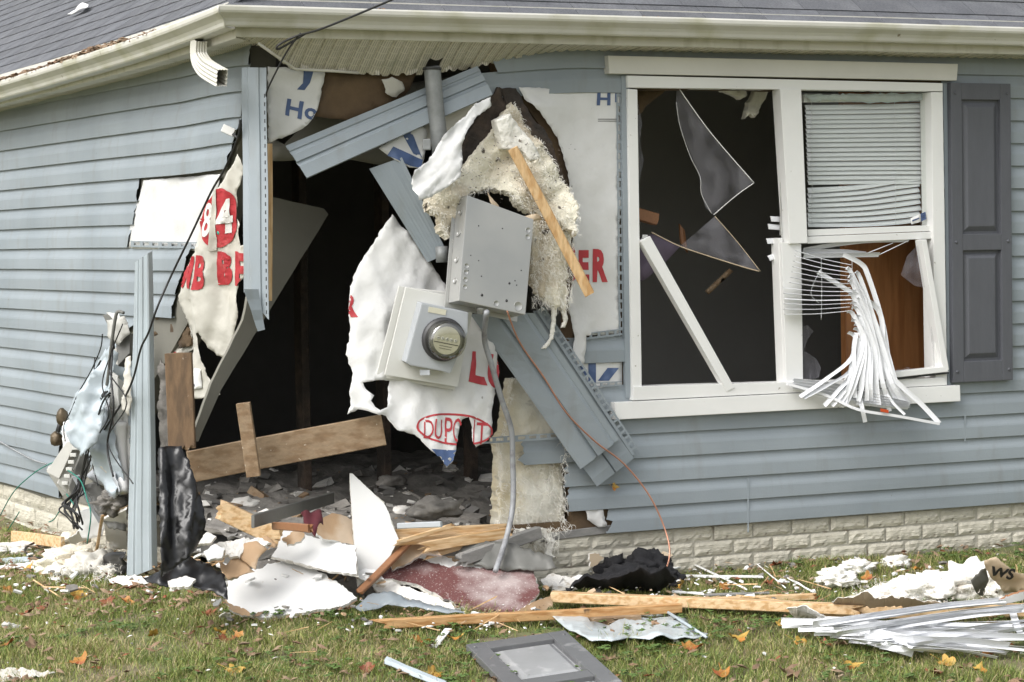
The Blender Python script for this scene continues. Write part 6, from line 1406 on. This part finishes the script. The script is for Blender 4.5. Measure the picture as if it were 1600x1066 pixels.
LM = {k: [leafmesh(i+j*10, k) for i in range(3)] for j, k in enumerate(('leafy', 'leafo', 'leafr', 'leafb'))}
spots = [(1352, 1000, 'leafy', 1.3), (1290, 1008, 'leafr', .9), (1250, 1005, 'leafy', .9), (1315, 1008, 'leafb', .9), (1545, 1024, 'leafo', .9), (1478, 1036, 'leafy', 1), (1325, 1040, 'leafy', 1), (1465, 1055, 'leafr', 1.1), (1230, 1052, 'leafb', 1.2), (1530, 1048, 'leafy', .8), (1510, 1041, 'leafb', .7),
 (1080, 1012, 'leafo', 1.2), (1150, 998, 'leafy', 1.1), (1128, 1052, 'leafo', 1.1), (905, 965, 'leafy', .7), (1065, 915, 'leafy', .8), (950, 1030, 'leafb', 1), (655, 1001, 'leafo', .9), (708, 998, 'leafy', .8), (672, 1006, 'leafy', .9), (676, 1052, 'leafy', .9), (780, 978, 'leafb', .8), (574, 1046, 'leafr', .8),
 (14, 924, 'leafo', 1), (120, 930, 'leafy', 1), (198, 940, 'leafo', .9), (168, 942, 'leafr', .9), (15, 955, 'leafb', .9), (42, 959, 'leafr', .9), (68, 951, 'leafr', .8), (122, 1034, 'leafo', 1), (55, 1012, 'leafb', 1.1), (10, 1008, 'leafo', .9), (368, 1050, 'leafy', 1.2), (352, 1000, 'leafr', 1), (372, 994, 'leafo', .8), (342, 988, 'leafy', .7), (240, 992, 'leafy', .7), (325, 960, 'leafr', .9), (365, 1019, 'leafb', .9), (392, 1021, 'leafb', 1), (72, 890, 'leafy', .9), (44, 888, 'leafy', .7), (1215, 882, 'leafr', 1), (1200, 912, 'leafr', .8), (1110, 912, 'leafb', .9), (1130, 918, 'leafo', .7), (1435, 890, 'leafy', .7), (1353, 904, 'leafo', .8), (1272, 936, 'leafo', .8), (1220, 975, 'leafy', .7), (960, 762, None, 1)]
LMK = [(830, 1025, 'fallen shutter'), (690, 997, 'flat white stick'), (650, 1050, 'pale vinyl channel'), (980, 985, 'crumpled vinyl sheet'), (1235, 985, 'blind heap tip'), (1420, 1010, 'blind heap front'), (1590, 1020, 'blind heap right end'), (760, 965, 'long orange brown stud'), (1130, 945, 'long pale stud'), (1000, 905, 'black jacket'), (1190, 900, 'slanting white strip'), (1440, 915, 'long insulation batt'), (1305, 900, 'loose insulation tufts'), (450, 950, 'large white wallboard slab'), (350, 965, 'small crumpled white scrap'), (215, 910, 'foot of the leaning corner trim'), (120, 890, 'dirty insulation heap'), (30, 885, 'white strip at the left edge'), (18, 978, 'left white scrap'), (40, 1055, 'bottom left white scrap'), (560, 1066, 'bottom edge of the lawn'), (1400, 1066, 'right part of the bottom edge'), (1100, 1066, 'middle of the bottom edge'), (300, 1030, 'open grass at lower left')]
USED = {}
def leaflabel(x, y, colour):
    q = min(LMK, key=lambda l: math.hypot(l[0]-x, 2*(l[1]-y))); dx, dy = x-q[0], 2*(y-q[1])
    rel = ('right of' if dx > 0 else 'left of') if abs(dx) > abs(dy) else ('in front of' if dy > 0 else 'behind')
    t = '%s fallen leaf lying %s the %s' % (colour, rel, q[2]); k = USED.get(t, 0); USED[t] = k+1
    return t if k == 0 else t.replace('fallen leaf', 'second fallen leaf' if k == 1 else 'third fallen leaf')
nm = {'leafy': 'yellow', 'leafo': 'orange', 'leafr': 'russet', 'leafb': 'brown'}
for i, (x, y, k, s) in enumerate(spots):
    if k is None: 
        o = bpy.data.objects.new('fallen_leaf', LM['leafy'][0]); o.location = R(958, 760, .03); o.rotation_euler = (1.4, .3, .4); o.scale = (.5,)*3; COL.objects.link(o)
        tag(o, 'single yellow leaf stuck on the siding below the window', 'leaf'); continue
    o = bpy.data.objects.new('fallen_leaf', LM[k][i % 3]); COL.objects.link(o); o.location = G(x, y, .022); rr = random.Random(i)
    o.rotation_euler = (rr.uniform(-.7, .3)+.55, rr.uniform(-.5, .5), rr.uniform(0, 6.28) if i % 2 else rr.uniform(-.6, .6)); o.scale = (s*1.0, s*(.65+.35*rr.random()), s)
    tag(o, leaflabel(x, y, nm[k]), 'leaf', 'fallen leaves on the lawn')
